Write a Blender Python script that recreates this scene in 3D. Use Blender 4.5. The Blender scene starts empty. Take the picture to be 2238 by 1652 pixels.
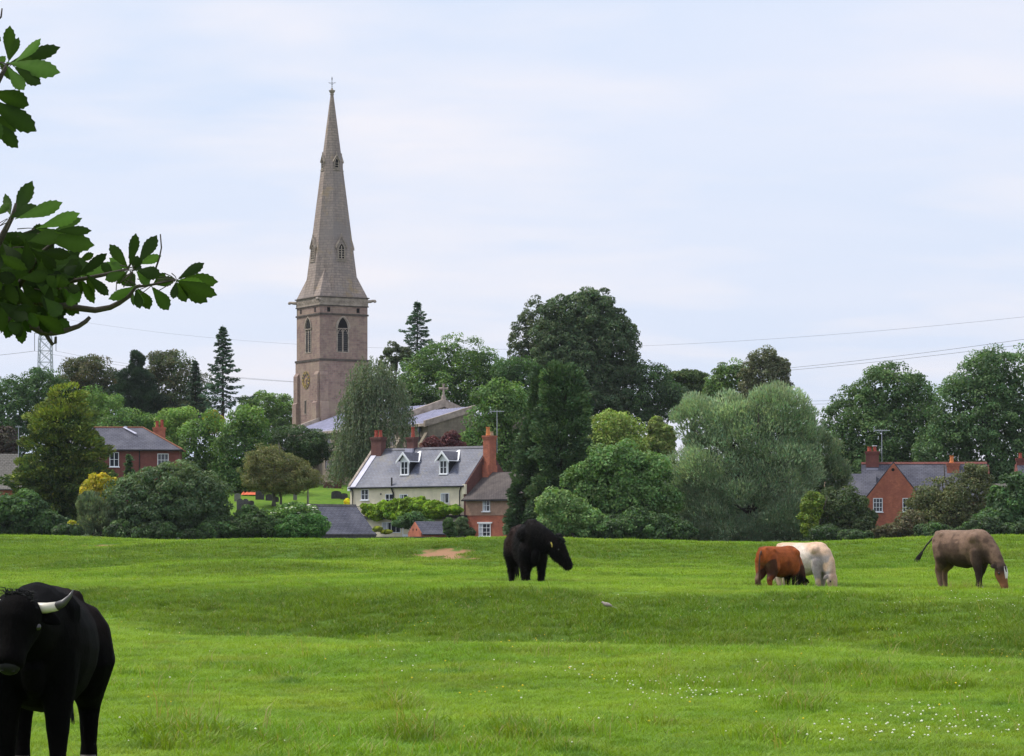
import bpy, bmesh, math, random
import numpy as np
from mathutils import Vector, Matrix, noise as mnoise
R = math.radians
sc = bpy.context.scene
COL = sc.collection
# ------------------------------------------------------------------ camera, sky, sun, exposure
F, E, HY, CX = 6346.0, 1.7, 1200.0, 1119.0      # focal length in picture units, eye height, horizon line, centre line
cam_d = bpy.data.cameras.new('camera'); cam = bpy.data.objects.new('camera', cam_d); COL.objects.link(cam)
cam.location = (0, 0, E); cam.rotation_euler = (R(90), 0, 0)
cam_d.sensor_width = 36; cam_d.lens = 36 * F / 2238; cam_d.shift_y = (HY - 826) / 2238
cam_d.clip_start = 0.5; cam_d.clip_end = 30000
sc.camera = cam
SUN_AZ, SUN_EL = R(-72), R(54)                    # veiled sun high on the left, slightly beyond the church
sun_dir = Vector((math.sin(SUN_AZ) * math.cos(SUN_EL), math.cos(SUN_AZ) * math.cos(SUN_EL), math.sin(SUN_EL)))
w = bpy.data.worlds.new('World'); sc.world = w; w.use_nodes = True
nt = w.node_tree; nt.nodes.clear()
def N(t, typ, **kw):
    n = t.nodes.new(typ)
    for k, v in kw.items(): setattr(n, k, v)
    return n
def mathn(t, op, a, b=None, c=None):
    n = N(t, 'ShaderNodeMath', operation=op)
    for i, x in enumerate((a, b, c)):
        if x is None: continue
        if isinstance(x, (int, float)): n.inputs[i].default_value = x
        else: t.links.new(x, n.inputs[i])
    return n.outputs[0]
def mixc(t, f, a, b, blend='MIX'):
    n = N(t, 'ShaderNodeMix', data_type='RGBA', blend_type=blend)
    for s, x in ((n.inputs[0], f), (n.inputs[6], a), (n.inputs[7], b)):
        if isinstance(x, (int, float)): s.default_value = x
        elif isinstance(x, (tuple, list)): s.default_value = (*x[:3], 1)
        else: t.links.new(x, s)
    return n.outputs[2]
def ramp(t, f, stops):
    n = N(t, 'ShaderNodeValToRGB')
    while len(n.color_ramp.elements) < len(stops): n.color_ramp.elements.new(0.5)
    for e, (p, c) in zip(n.color_ramp.elements, stops):
        e.position = p; e.color = (c, c, c, 1) if isinstance(c, (int, float)) else (*c, 1)
    t.links.new(f, n.inputs[0]); return n.outputs[0]
def noisen(t, vec, scale, detail=3, rough=.55, dist=0, out=0):
    n = N(t, 'ShaderNodeTexNoise'); n.inputs['Scale'].default_value = scale
    n.inputs['Detail'].default_value = detail; n.inputs['Roughness'].default_value = rough; n.inputs['Distortion'].default_value = dist
    if vec is not None: t.links.new(vec, n.inputs['Vector'])
    return n.outputs[out]
tc = N(nt, 'ShaderNodeTexCoord')
sky = N(nt, 'ShaderNodeTexSky', sky_type='NISHITA', sun_disc=False)
sky.sun_elevation = SUN_EL; sky.sun_rotation = SUN_AZ; sky.air_density = 1.2; sky.dust_density = 3.0
sep = N(nt, 'ShaderNodeSeparateXYZ'); nt.links.new(tc.outputs['Generated'], sep.inputs[0])
zc = mathn(nt, 'MAXIMUM', sep.outputs[2], 0.0)
den = mathn(nt, 'ADD', zc, 0.16)
cmb = N(nt, 'ShaderNodeCombineXYZ')
nt.links.new(mathn(nt, 'DIVIDE', sep.outputs[0], den), cmb.inputs[0]); nt.links.new(mathn(nt, 'DIVIDE', sep.outputs[1], den), cmb.inputs[1])
mp = N(nt, 'ShaderNodeMapping'); mp.inputs['Scale'].default_value = (.8, 1.25, 1); mp.inputs['Location'].default_value = (0.35, 1.9, 0)
nt.links.new(cmb.outputs[0], mp.inputs[0])
c1 = noisen(nt, mp.outputs[0], 1.0, 5, .5, .5)
c2 = noisen(nt, mp.outputs[0], 2.3, 4, .5, .2)
veil = mixc(nt, ramp(nt, c1, [(.30, 0.0), (.70, 1.0)]), (5.75, 6.65, 8.35), (6.85, 7.25, 8.5))
cl = mixc(nt, ramp(nt, c2, [(.43, 0.0), (.68, .95)]), veil, (7.75, 7.65, 8.3))
up = mathn(nt, 'ADD', 1.0, mathn(nt, 'MULTIPLY', mathn(nt, 'SUBTRACT', mathn(nt, 'MAXIMUM', zc, .22), .22), .75))
ov = N(nt, 'ShaderNodeVectorMath', operation='SCALE'); nt.links.new(cl, ov.inputs[0]); nt.links.new(up, ov.inputs['Scale'])
skc = mixc(nt, .88, sky.outputs[0], ov.outputs[0])
bg = N(nt, 'ShaderNodeBackground'); bg.inputs[1].default_value = .125
nt.links.new(skc, bg.inputs[0])
wo = N(nt, 'ShaderNodeOutputWorld'); nt.links.new(bg.outputs[0], wo.inputs[0])
sd = bpy.data.lights.new('sun', 'SUN'); sd.energy = 3.6; sd.angle = R(9); sd.color = (1, .95, .86)
sun = bpy.data.objects.new('sun', sd); COL.objects.link(sun)
sun.rotation_euler = sun_dir.to_track_quat('Z', 'Y').to_euler()
sc.view_settings.view_transform = 'Standard'; sc.view_settings.look = 'None'
sc.view_settings.exposure = 0.0; sc.view_settings.gamma = 1.0
try:
    cy = sc.cycles; cy.max_bounces = 6; cy.diffuse_bounces = 3; cy.glossy_bounces = 2; cy.transmission_bounces = 4
    cy.use_denoising = True
except Exception: pass

# ------------------------------------------------------------------ helpers
def P(px, py, d): return Vector(((px - CX) / F * d, d, E + (HY - py) / F * d))
def mpp(d): return d / F
def tag(o, label=None, cat=None, group=None, kind=None):
    if label: o['label'] = label
    if cat: o['category'] = cat
    if group: o['group'] = group
    if kind: o['kind'] = kind
    return o
def empty(name, loc, rz=0, **kw):
    o = bpy.data.objects.new(name, None); COL.objects.link(o); o.location = loc; o.rotation_euler = (0, 0, rz)
    o.empty_display_size = .3
    return tag(o, **kw)
def link(name, me, m, parent=None):
    o = bpy.data.objects.new(name, me); COL.objects.link(o)
    if m is not None and not me.materials: me.materials.append(m)
    if parent is not None: o.parent = parent
    return o
class MB:
    def __init__(s): s.v = []; s.f = []
    def add(s, vs, fs):
        b = len(s.v); s.v += [tuple(x) for x in vs]; s.f += [tuple(b + i for i in q) for q in fs]; return s
    def box(s, lo, hi, fr=None):
        (a, b, c), (d, e, f) = lo, hi
        vs = [(a, b, c), (d, b, c), (d, e, c), (a, e, c), (a, b, f), (d, b, f), (d, e, f), (a, e, f)]
        if fr: vs = [fr(*x) for x in vs]
        return s.add(vs, [(0, 3, 2, 1), (4, 5, 6, 7), (0, 1, 5, 4), (1, 2, 6, 5), (2, 3, 7, 6), (3, 0, 4, 7)])
    def prism(s, poly, c0, c1, fr):               # poly of (a, b); extruded along c; fr(a, c, b)
        n = len(poly)
        vs = [fr(a, c0, b) for a, b in poly] + [fr(a, c1, b) for a, b in poly]
        return s.add(vs, [tuple(range(n)), tuple(range(2 * n - 1, n - 1, -1))] + [(i, i + n, (i + 1) % n + n, (i + 1) % n) for i in range(n)])
    def ring(s, outer, inner, c0, c1, fr):        # frame between two outlines with the same number of points
        n = len(outer)
        vs = [fr(a, c, b) for c in (c0, c1) for poly in (outer, inner) for a, b in poly]
        fs = []
        for i in range(n):
            j = (i + 1) % n
            fs += [(i, j, n + j, n + i), (2 * n + i, 3 * n + i, 3 * n + j, 2 * n + j), (i, 2 * n + i, 2 * n + j, j), (n + i, n + j, 3 * n + j, 3 * n + i)]
        return s.add(vs, fs)
    def tube(s, pts, rad, n=8, cap=True):
        pts = [Vector(p) for p in pts]; k = len(pts)
        if isinstance(rad, (int, float)): rad = [rad] * k
        b = len(s.v); ref = None
        for i, p in enumerate(pts):
            t = (pts[min(i + 1, k - 1)] - pts[max(i - 1, 0)]).normalized()
            if ref is None: ref = Vector((0, 0, 1)) if abs(t.z) < .9 else Vector((1, 0, 0))
            x = (ref - t * ref.dot(t)).normalized(); y = t.cross(x); ref = x
            rx, ry = rad[i] if isinstance(rad[i], (tuple, list)) else (rad[i], rad[i])
            for q in range(n):
                a = 2 * math.pi * q / n
                s.v.append(tuple(p + x * math.cos(a) * rx + y * math.sin(a) * ry))
        for i in range(k - 1):
            for q in range(n):
                s.f.append((b + i * n + q, b + i * n + (q + 1) % n, b + (i + 1) * n + (q + 1) % n, b + (i + 1) * n + q))
        if cap:
            s.f.append(tuple(b + q for q in range(n - 1, -1, -1))); s.f.append(tuple(b + (k - 1) * n + q for q in range(n)))
        return s
    def loft(s, rings):
        b = len(s.v); n = len(rings[0])
        for r in rings: s.v += [tuple(x) for x in r]
        for i in range(len(rings) - 1):
            for q in range(n):
                s.f.append((b + i * n + q, b + i * n + (q + 1) % n, b + (i + 1) * n + (q + 1) % n, b + (i + 1) * n + q))
        s.f.append(tuple(b + q for q in range(n - 1, -1, -1))); s.f.append(tuple(b + (len(rings) - 1) * n + q for q in range(n)))
        return s
    def build(s, name, m, parent=None, smooth=False):
        me = bpy.data.meshes.new(name); me.from_pydata(s.v, [], s.f)
        bm = bmesh.new(); bm.from_mesh(me); bmesh.ops.recalc_face_normals(bm, faces=bm.faces); bm.to_mesh(me); bm.free()
        if smooth: me.polygons.foreach_set('use_smooth', [True] * len(me.polygons))
        me.update()
        return link(name, me, m, parent)
def fr_at(o, u, n):
    o, u, n = Vector(o), Vector(u), Vector(n)
    return lambda a, c, b: o + u * a + n * c + Vector((0, 0, b))
FX = lambda a, c, b: Vector((a, c, b))            # a along x, c along y, b up
def np_mesh(name, V, faces_n, m, parent=None, col=None, idx=None):
    """V (K*faces_n,3): every face_n rows are one face"""
    me = bpy.data.meshes.new(name); nv = len(V)
    me.vertices.add(nv); me.vertices.foreach_set('co', np.ascontiguousarray(V, np.float32).ravel())
    if idx is None: idx = np.arange(nv, dtype=np.int32).reshape(-1, faces_n)
    nf = len(idx)
    me.loops.add(nf * faces_n); me.loops.foreach_set('vertex_index', np.ascontiguousarray(idx, np.int32).ravel())
    me.polygons.add(nf); me.polygons.foreach_set('loop_start', np.arange(nf, dtype=np.int32) * faces_n)
    me.update(calc_edges=True)
    if col is not None:
        a = me.attributes.new('Col', 'FLOAT_COLOR', 'POINT')
        a.data.foreach_set('color', np.concatenate([col, np.ones((nv, 1))], 1).astype(np.float32).ravel())
    return link(name, me, m, parent)
def nrmz(a): return a / np.maximum(np.linalg.norm(a, axis=-1, keepdims=True), 1e-9)

# ------------------------------------------------------------------ materials
def mat(name, color, rough=.8, spec=.3, var=.25, vscale=3.0, vary_to=None, bump=0.0, bscale=30, metal=0):
    m = bpy.data.materials.new(name); m.use_nodes = True; t = m.node_tree; b = t.nodes['Principled BSDF']
    g = N(t, 'ShaderNodeTexCoord')
    n = noisen(t, g.outputs['Object'], vscale, 5, .62)
    lo = tuple(c * (1 - var) for c in color); hi = vary_to or tuple(min(1, c * (1 + var)) for c in color)
    c = mixc(t, ramp(t, n, [(.3, 0.0), (.7, 1.0)]), lo, hi)
    t.links.new(c, b.inputs['Base Color']); b.inputs['Roughness'].default_value = rough
    b.inputs['Specular IOR Level'].default_value = spec; b.inputs['Metallic'].default_value = metal
    if bump:
        bn = N(t, 'ShaderNodeBump'); bn.inputs['Strength'].default_value = bump; bn.inputs['Distance'].default_value = .02
        t.links.new(noisen(t, g.outputs['Object'], bscale, 4), bn.inputs['Height']); t.links.new(bn.outputs[0], b.inputs['Normal'])
    return m
def coursed(name, c_a, c_b, mortar, bw, bh, msize, stain=None, stain_amt=.5, slope=1.0, rough=.85, stain2=None, spec=.25, sscale=.5, offset=.5):
    """blocks, bricks or slates laid in courses on any wall or roof: u follows the wall, v follows height"""
    m = bpy.data.materials.new(name); m.use_nodes = True; t = m.node_tree; b = t.nodes['Principled BSDF']
    g = N(t, 'ShaderNodeTexCoord'); so = N(t, 'ShaderNodeSeparateXYZ'); sn = N(t, 'ShaderNodeSeparateXYZ')
    t.links.new(g.outputs['Object'], so.inputs[0]); t.links.new(g.outputs['Normal'], sn.inputs[0])
    side = mathn(t, 'GREATER_THAN', mathn(t, 'ABSOLUTE', sn.outputs[0]), mathn(t, 'ABSOLUTE', sn.outputs[1]))
    mx = N(t, 'ShaderNodeMix'); t.links.new(side, mx.inputs[0]); t.links.new(so.outputs[0], mx.inputs[2]); t.links.new(so.outputs[1], mx.inputs[3])
    cb = N(t, 'ShaderNodeCombineXYZ'); t.links.new(mx.outputs[0], cb.inputs[0]); t.links.new(mathn(t, 'MULTIPLY', so.outputs[2], slope), cb.inputs[1])
    br = N(t, 'ShaderNodeTexBrick', offset=offset); t.links.new(cb.outputs[0], br.inputs['Vector'])
    for k, c in (('Color1', c_a), ('Color2', c_b), ('Mortar', mortar)): br.inputs[k].default_value = (*c, 1)
    br.inputs['Scale'].default_value = 1; br.inputs['Brick Width'].default_value = bw; br.inputs['Row Height'].default_value = bh
    br.inputs['Mortar Size'].default_value = msize; br.inputs['Bias'].default_value = -.1
    c = br.outputs['Color']
    fine = noisen(t, g.outputs['Object'], 2.6, 6, .7)
    c = mixc(t, .5, c, ramp(t, fine, [(.25, .25), (.75, 1.0)]), 'MULTIPLY')
    mps = N(t, 'ShaderNodeMapping'); mps.inputs['Scale'].default_value = (1.1, 1.1, .13); t.links.new(g.outputs['Object'], mps.inputs[0])
    c = mixc(t, .38, c, ramp(t, noisen(t, mps.outputs[0], 1.3, 5, .65), [(.3, .35), (.62, 1.0)]), 'MULTIPLY')
    if stain:
        f = ramp(t, noisen(t, g.outputs['Object'], sscale, 5, .65, .3), [(.42, 0.0), (.68, stain_amt)])
        c = mixc(t, f, c, stain)
    if stain2:
        mp2 = N(t, 'ShaderNodeMapping'); mp2.inputs['Location'].default_value = (7.3, 2.1, 4.4); t.links.new(g.outputs['Object'], mp2.inputs[0])
        f = ramp(t, noisen(t, mp2.outputs[0], sscale * 1.7, 6, .7, .2), [(.56, 0.0), (.70, .7)])
        c = mixc(t, f, c, stain2)
    t.links.new(c, b.inputs['Base Color']); b.inputs['Roughness'].default_value = rough; b.inputs['Specular IOR Level'].default_value = spec
    bn = N(t, 'ShaderNodeBump'); bn.inputs['Strength'].default_value = .5; bn.inputs['Distance'].default_value = .03
    t.links.new(br.outputs['Color'], bn.inputs['Height']); t.links.new(bn.outputs[0], b.inputs['Normal'])
    return m
def leaf_mat(name, trans=.3, rough=.6, spec=.25):
    m = bpy.data.materials.new(name); m.use_nodes = True; t = m.node_tree; b = t.nodes['Principled BSDF']
    a = N(t, 'ShaderNodeAttribute', attribute_name='Col')
    t.links.new(a.outputs['Color'], b.inputs['Base Color']); b.inputs['Roughness'].default_value = rough; b.inputs['Specular IOR Level'].default_value = spec
    tr = N(t, 'ShaderNodeBsdfTranslucent')
    t.links.new(mixc(t, 1.0, a.outputs['Color'], (1.1, 1.25, .55), 'MULTIPLY'), tr.inputs[0])
    ms = N(t, 'ShaderNodeMixShader'); ms.inputs[0].default_value = trans
    t.links.new(b.outputs[0], ms.inputs[1]); t.links.new(tr.outputs[0], ms.inputs[2])
    t.links.new(ms.outputs[0], t.nodes['Material Output'].inputs[0])
    return m
M = {}
M['leaf'] = leaf_mat('leaf')
M['needle'] = leaf_mat('needle', .12, .7)
M['branch_leaf'] = leaf_mat('branch_leaf', .42, .6, .12)
M['petal'] = mat('petal', (.8, .8, .62), .7, var=.12)
M['bark'] = mat('bark', (.055, .045, .035), .9, var=.4, vscale=2, bump=.5)
M['pale_bark'] = mat('pale_bark', (.12, .11, .095), .9, var=.4, vscale=2)
M['stone'] = coursed('tower_stone', (.40, .27, .22), (.26, .165, .15), (.34, .27, .23), .62, .3, .03, (.35, .275, .20), .75, stain2=(.17, .105, .105), sscale=.28)
M['spire_stone'] = coursed('spire_stone', (.44, .35, .295), (.34, .27, .235), (.24, .2, .17), .8, .34, .03, (.235, .205, .195), .8, stain2=(.34, .24, .10), sscale=.2)
M['pale_stone'] = coursed('pale_stone', (.33, .28, .20), (.27, .23, .165), (.25, .21, .16), .6, .3, .02, (.17, .14, .115), .7, sscale=.6)
M['trim_stone'] = mat('trim_stone', (.32, .265, .215), .85, var=.35, vscale=1.6)
M['dark_trim'] = mat('dark_trim', (.085, .07, .06), .9, var=.35, vscale=1.6)
M['lead'] = mat('lead', (.42, .41, .5), .55, .4, var=.2, vscale=1.2)
M['louvre'] = mat('louvre', (.05, .047, .045), .8)
M['void'] = mat('dark_opening', (.012, .011, .011), .9)
M['gold'] = mat('gilt', (.55, .38, .10), .4, .5, var=.15, metal=.3)
M['iron'] = mat('iron', (.05, .055, .065), .5, .4)
M['slate'] = coursed('slate', (.135, .155, .225), (.095, .108, .16), (.06, .06, .08), .45, .22, .03, (.22, .215, .235), .5, slope=1.35, rough=.55, stain2=(.17, .155, .12), spec=.2, sscale=.3)
M['dark_slate'] = coursed('dark_slate', (.115, .115, .15), (.088, .088, .118), (.045, .045, .06), .45, .22, .03, (.16, .155, .175), .5, slope=1.35, rough=.6, spec=.22, sscale=.4)
M['brown_tile'] = coursed('brown_tile', (.12, .10, .095), (.09, .075, .072), (.05, .04, .04), .3, .18, .03, (.15, .125, .11), .5, slope=1.4, sscale=.5)
M['stone_slate'] = coursed('stone_slate', (.25, .23, .20), (.19, .175, .155), (.09, .08, .07), .4, .25, .03, (.14, .13, .11), .5, slope=1.3)
M['brick'] = coursed('red_brick', (.74, .21, .10), (.56, .14, .075), (.34, .2, .15), .23, .075, .012, (.27, .085, .06), .65, stain2=(.17, .06, .05), sscale=.7)
M['dull_brick'] = coursed('dull_brick', (.27, .075, .055), (.21, .058, .048), (.22, .12, .10), .23, .075, .012, (.17, .055, .048), .5, sscale=.6)
M['old_brick'] = coursed('old_brick', (.20, .075, .06), (.145, .055, .05), (.17, .10, .085), .23, .075, .012, (.11, .05, .046), .6, sscale=.9)
M['buff_brick'] = coursed('buff_brick', (.54, .29, .19), (.42, .2, .13), (.5, .37, .28), .26, .09, .02, (.5, .33, .24), .6, sscale=1.4)
M['cream'] = mat('cream_render', (.76, .68, .50), .85, var=.15, vscale=.9)
M['grey_render'] = mat('grey_render', (.42, .37, .31), .9, var=.15, vscale=1)
M['white'] = mat('white_paint', (.82, .83, .85), .5, var=.04)
M['black'] = mat('black_paint', (.018, .018, .02), .5)
M['fascia'] = mat('dark_fascia', (.05, .048, .05), .8, var=.3)
M['dark_cheek'] = mat('dark_lead_cheek', (.018, .018, .022), .8)
M['galv'] = mat('galvanised', (.38, .40, .44), .5, .5, var=.1)
M['pot_red'] = mat('red_clay', (.34, .07, .045), .8, var=.2)
M['ridge_clay'] = mat('ridge_clay', (.26, .105, .06), .8, var=.2)
M['pot_orange'] = mat('orange_clay', (.62, .22, .075), .8, var=.15)
M['pot_buff'] = mat('buff_clay', (.42, .32, .2), .8, var=.15)
M['dark_stone'] = mat('dark_wall_stone', (.075, .07, .07), .95, var=.45, vscale=2.5)
M['grave'] = mat('weathered_gravestone', (.07, .065, .068), .95, var=.4, vscale=2)
M['pale_grave'] = mat('pale_gravestone', (.2, .19, .18), .95, var=.3, vscale=2)
M['orange'] = mat('orange_sheet', (.85, .19, .085), .7, var=.15, vscale=2)
M['wood'] = mat('weathered_wood', (.3, .27, .23), .9, var=.2)
def glass_mat():
    m = bpy.data.materials.new('window_glass'); m.use_nodes = True; b = m.node_tree.nodes['Principled BSDF']
    b.inputs['Base Color'].default_value = (.03, .035, .045, 1); b.inputs['Roughness'].default_value = .08; b.inputs['Specular IOR Level'].default_value = .6
    return m
M['glass'] = glass_mat()
M['curtain'] = mat('net_curtain', (.45, .47, .5), .9, var=.1)

# ------------------------------------------------------------------ the lie of the land
def hash2(i, j, s):
    h = (i * 374761393 + j * 668265263 + s * 1274126177) & 0x7fffffff
    h = ((h ^ (h >> 13)) * 1274126177) & 0x7fffffff
    return ((h ^ (h >> 16)) & 0xffff) / 65535.0
def vnoise(x, y, s=0):
    xi = np.floor(x).astype(np.int64); yi = np.floor(y).astype(np.int64); fx = x - xi; fy = y - yi
    fx = fx * fx * (3 - 2 * fx); fy = fy * fy * (3 - 2 * fy)
    a = hash2(xi, yi, s); b = hash2(xi + 1, yi, s); c = hash2(xi, yi + 1, s); d = hash2(xi + 1, yi + 1, s)
    return (a * (1 - fx) + b * fx) * (1 - fy) + (c * (1 - fx) + d * fx) * fy - .5
PROF = {   # earthworks of the pasture: for five bearings, (distance, apparent height) of the turf
 0:    [(24, 1650), (34, 1500), (46, 1400), (56, 1345), (60, 1364), (65, 1366), (72, 1285), (76, 1272), (86, 1271), (94, 1262), (102, 1256), (108, 1250), (116, 1213), (122, 1195), (130, 1171), (145, 1185)],
 560:  [(24, 1650), (34, 1500), (42, 1425), (48, 1391), (52, 1415), (57, 1420), (62, 1340), (67, 1282), (71, 1272), (80, 1270), (86, 1262), (92, 1226), (98, 1233), (107, 1228), (111, 1205), (117, 1177), (135, 1192)],
 1119: [(24, 1650), (33, 1500), (42, 1406), (46, 1432), (52, 1442), (57, 1360), (62, 1290), (66, 1278), (76, 1262), (86, 1248), (98, 1246), (104, 1222), (111, 1177), (135, 1190)],
 1700: [(24, 1650), (32, 1510), (40, 1411), (44, 1438), (49, 1448), (54, 1360), (59, 1299), (63, 1289), (74, 1273), (84, 1258), (96, 1248), (103, 1228), (112, 1186), (135, 1198)],
 2238: [(24, 1650), (31, 1520), (37, 1437), (41, 1464), (46, 1472), (51, 1380), (56, 1308), (60, 1298), (72, 1282), (84, 1258), (94, 1244), (104, 1205), (112, 1170), (135, 1183)]}
DT = np.arange(0, 20001, .5)
PK = sorted(PROF); TAB = []
for k in PK:
    d = [0, 12, 20] + [a for a, b in PROF[k]]; z = [0, 0, E - 1.69] + [E + (HY - b) * a / F for a, b in PROF[k]]
    d += [200, 262, 300, 350, 385, 430, 500, 650, 950, 20000]; z += [1.7, 1.9, 2.9, 9.4, 10.5, 12, 15.5, 22, 24, 24]
    t_ = np.interp(DT, d, z); ker = np.exp(-.5 * (np.arange(-6, 7) / 1.7) ** 2); ker /= ker.sum()
    TAB.append(np.convolve(np.pad(t_, 6, mode='edge'), ker, 'valid'))
TAB = np.array(TAB)
def zg(x, y):
    x = np.asarray(x, float); y = np.asarray(y, float)
    yy = np.clip(y, 0, 19999); px = np.clip(CX + x / np.maximum(yy, 8) * F, 0, 2238)
    i = np.clip(np.searchsorted(PK, px, side='right') - 1, 0, 3)
    k0 = np.array(PK)[i]; k1 = np.array(PK)[i + 1]; f = (px - k0) / (k1 - k0); f = f * f * (3 - 2 * f)
    g = yy * 2; j = np.floor(g).astype(int); h = g - j
    z = (TAB[i, j] * (1 - h) + TAB[i, j + 1] * h) * (1 - f) + (TAB[i + 1, j] * (1 - h) + TAB[i + 1, j + 1] * h) * f
    z = z - .27 * np.exp(-((x - 6.7) / 2.6) ** 2 - ((y - 68.6) / 2.0) ** 2) - .2 * np.exp(-((x - .42) / 1.7) ** 2 - ((y - 71.4) / 1.6) ** 2)
    amp = np.clip((yy - 10) / 15, 0, 1)
    z = z + amp * (.07 * vnoise(x / 3.1, y / 2.6, 1) + .045 * vnoise(x / 1.1, y / .9, 2) + .07 * vnoise(x / 8, y / 7, 3) * np.clip((yy - 30) / 20, 0, 1))
    return z
def gz(x, y): return float(zg(np.array([x]), np.array([y]))[0])
HD = np.arange(14, 150, .1)
def hit(px, py):
    """where the line of sight through that point of the picture meets the turf"""
    x = (px - CX) / F * HD; yp = HY - (zg(x, HD) - E) * F / HD
    w_ = np.nonzero(yp <= py)[0]; d = HD[w_[0]] if len(w_) else HD[-1]
    return Vector(((px - CX) / F * d, d, gz((px - CX) / F * d, d)))
SOIL = [(hit(962, 1208), 1.25, 1.15), (hit(1005, 1220), .8, .9), (hit(228, 1190), 1.2, 1.6), (hit(1150, 1270), .3, .4)]
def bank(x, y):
    """0 on the cropped level turf, 1 on bank sides rising away from the camera: longer grass plus painted relief shade"""
    return np.clip(((zg(x, y + .9) - zg(x, y - .9)) / 1.8 - .018) * 13, 0, 1) * (np.asarray(y) < 130)  # slope mask: lengthens the grass and paints shade on camera-facing banks
def terrain():
    xs = np.concatenate([-np.geomspace(42, 9000, 44)[::-1], np.arange(-41.6, 41.7, .32), np.geomspace(42, 9000, 44)])
    ys = np.concatenate([[-300, -100, -30, 0, 6, 12], np.arange(15, 30, .2), np.arange(30, 150, .25), np.arange(150, 420, 3), np.geomspace(425, 15000, 40)])
    X, Y = np.meshgrid(xs, ys); Z = zg(X, Y)
    for p, r, k in SOIL: Z = Z - .16 * np.exp(-(((X - p.x) / r) ** 2 + ((Y - p.y) / (r * k * 1.4)) ** 2) ** 2)
    nx, ny = len(xs), len(ys); I = np.arange(nx * ny).reshape(ny, nx)
    q = np.stack([I[:-1, :-1], I[:-1, 1:], I[1:, 1:], I[1:, :-1]], -1).reshape(-1, 4)
    m = bpy.data.materials.new('pasture_turf'); m.use_nodes = True; t = m.node_tree; b = t.nodes['Principled BSDF']
    g = N(t, 'ShaderNodeNewGeometry'); po = g.outputs['Position']
    a = noisen(t, po, .22, 4, .6); f1 = noisen(t, po, 1.7, 5, .65); f2 = noisen(t, po, 9, 4, .7)
    c = mixc(t, ramp(t, a, [(.35, 0.0), (.65, 1.0)]), (.110, .225, .014), (.165, .27, .022))
    at = N(t, 'ShaderNodeAttribute', attribute_name='rank_shade'); c = mixc(t, mathn(t, 'MULTIPLY', at.outputs['Fac'], .7), c, (.072, .135, .014))  # relief shade of the banks painted into the turf colour
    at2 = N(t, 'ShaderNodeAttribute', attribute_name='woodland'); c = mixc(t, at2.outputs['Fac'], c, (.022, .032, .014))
    c = mixc(t, ramp(t, f1, [(.4, 0.0), (.75, .7)]), c, (.05, .115, .012))
    c = mixc(t, .45, c, ramp(t, f2, [(.25, .3), (.75, 1.0)]), 'MULTIPLY')
    for p, r, k in SOIL:
        vm = N(t, 'ShaderNodeVectorMath', operation='SUBTRACT'); t.links.new(po, vm.inputs[0]); vm.inputs[1].default_value = p
        vs = N(t, 'ShaderNodeVectorMath', operation='MULTIPLY'); t.links.new(vm.outputs[0], vs.inputs[0]); vs.inputs[1].default_value = (1 / r, 1 / (r * k * 1.3), 0)
        ln = N(t, 'ShaderNodeVectorMath', operation='LENGTH'); t.links.new(vs.outputs[0], ln.inputs[0])
        e = mathn(t, 'ADD', ln.outputs['Value'], mathn(t, 'MULTIPLY', mathn(t, 'SUBTRACT', f1, .5), 1.5))
        c = mixc(t, ramp(t, e, [(.75, .9), (1.05, 0.0)]), c, (.30, .155, .09))
    t.links.new(c, b.inputs['Base Color']); b.inputs['Roughness'].default_value = .9; b.inputs['Specular IOR Level'].default_value = .15
    bn = N(t, 'ShaderNodeBump'); bn.inputs['Strength'].default_value = .6; bn.inputs['Distance'].default_value = .05
    t.links.new(f2, bn.inputs['Height']); t.links.new(bn.outputs[0], b.inputs['Normal'])
    o = np_mesh('ground', np.stack([X.ravel(), Y.ravel(), Z.ravel()], 1), 4, m, idx=q)
    o.data.polygons.foreach_set('use_smooth', [True] * len(o.data.polygons))
    yx, xx = Y.ravel(), X.ravel(); o.data.attributes.new('rank_shade', 'FLOAT', 'POINT').data.foreach_set('value', bank(xx, yx).astype(np.float32))
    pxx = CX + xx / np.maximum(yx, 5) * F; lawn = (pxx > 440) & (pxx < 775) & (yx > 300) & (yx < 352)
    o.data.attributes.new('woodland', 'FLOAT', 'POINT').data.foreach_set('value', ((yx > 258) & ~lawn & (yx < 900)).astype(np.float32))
    tag(o, kind='structure')
terrain()
# ------------------------------------------------------------------ church
def gothic(w_, hs, n=7):
    """pointed arch outline, base at b=0, springing at hs, centre a=0"""
    r = w_ * 1.0; out = [(-w_ / 2, 0), (-w_ / 2, hs)]
    th = math.acos((r - w_ / 2) / r)
    for i in range(1, n): a = th * i / n; out.append((-w_ / 2 + r - r * math.cos(a), hs + r * math.sin(a)))
    out.append((0, hs + r * math.sin(th)))
    for i in range(n - 1, 0, -1): a = th * i / n; out.append((w_ / 2 - r + r * math.cos(a), hs + r * math.sin(a)))
    return out + [(w_ / 2, hs), (w_ / 2, 0)]
def scaled(poly, s, cy): return [(a * s, cy + (b - cy) * s) for a, b in poly]
CH = empty('church', (0, 0, 0), 0, label='stone parish church with tall spire, square tower and lead roofs', cat='church')
TC = P(725.6, HY, 385); CH.location = (TC.x, TC.y, 0); CH.rotation_euler = (0, 0, math.atan2(-.869, .495))
S_ = fr_at((0, 0, 0), (1, 0, 0), (0, -1, 0)); E_ = fr_at((0, 0, 0), (0, 1, 0), (1, 0, 0))
N_ = fr_at((0, 0, 0), (-1, 0, 0), (0, 1, 0)); W_ = fr_at((0, 0, 0), (0, -1, 0), (-1, 0, 0))
ZB, Z1, Z2, Z3, ZC = 9.0, 26.6, 32.6, 33.75, 34.75   # ground, belfry string, frieze string, frieze top, cornice
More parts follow.
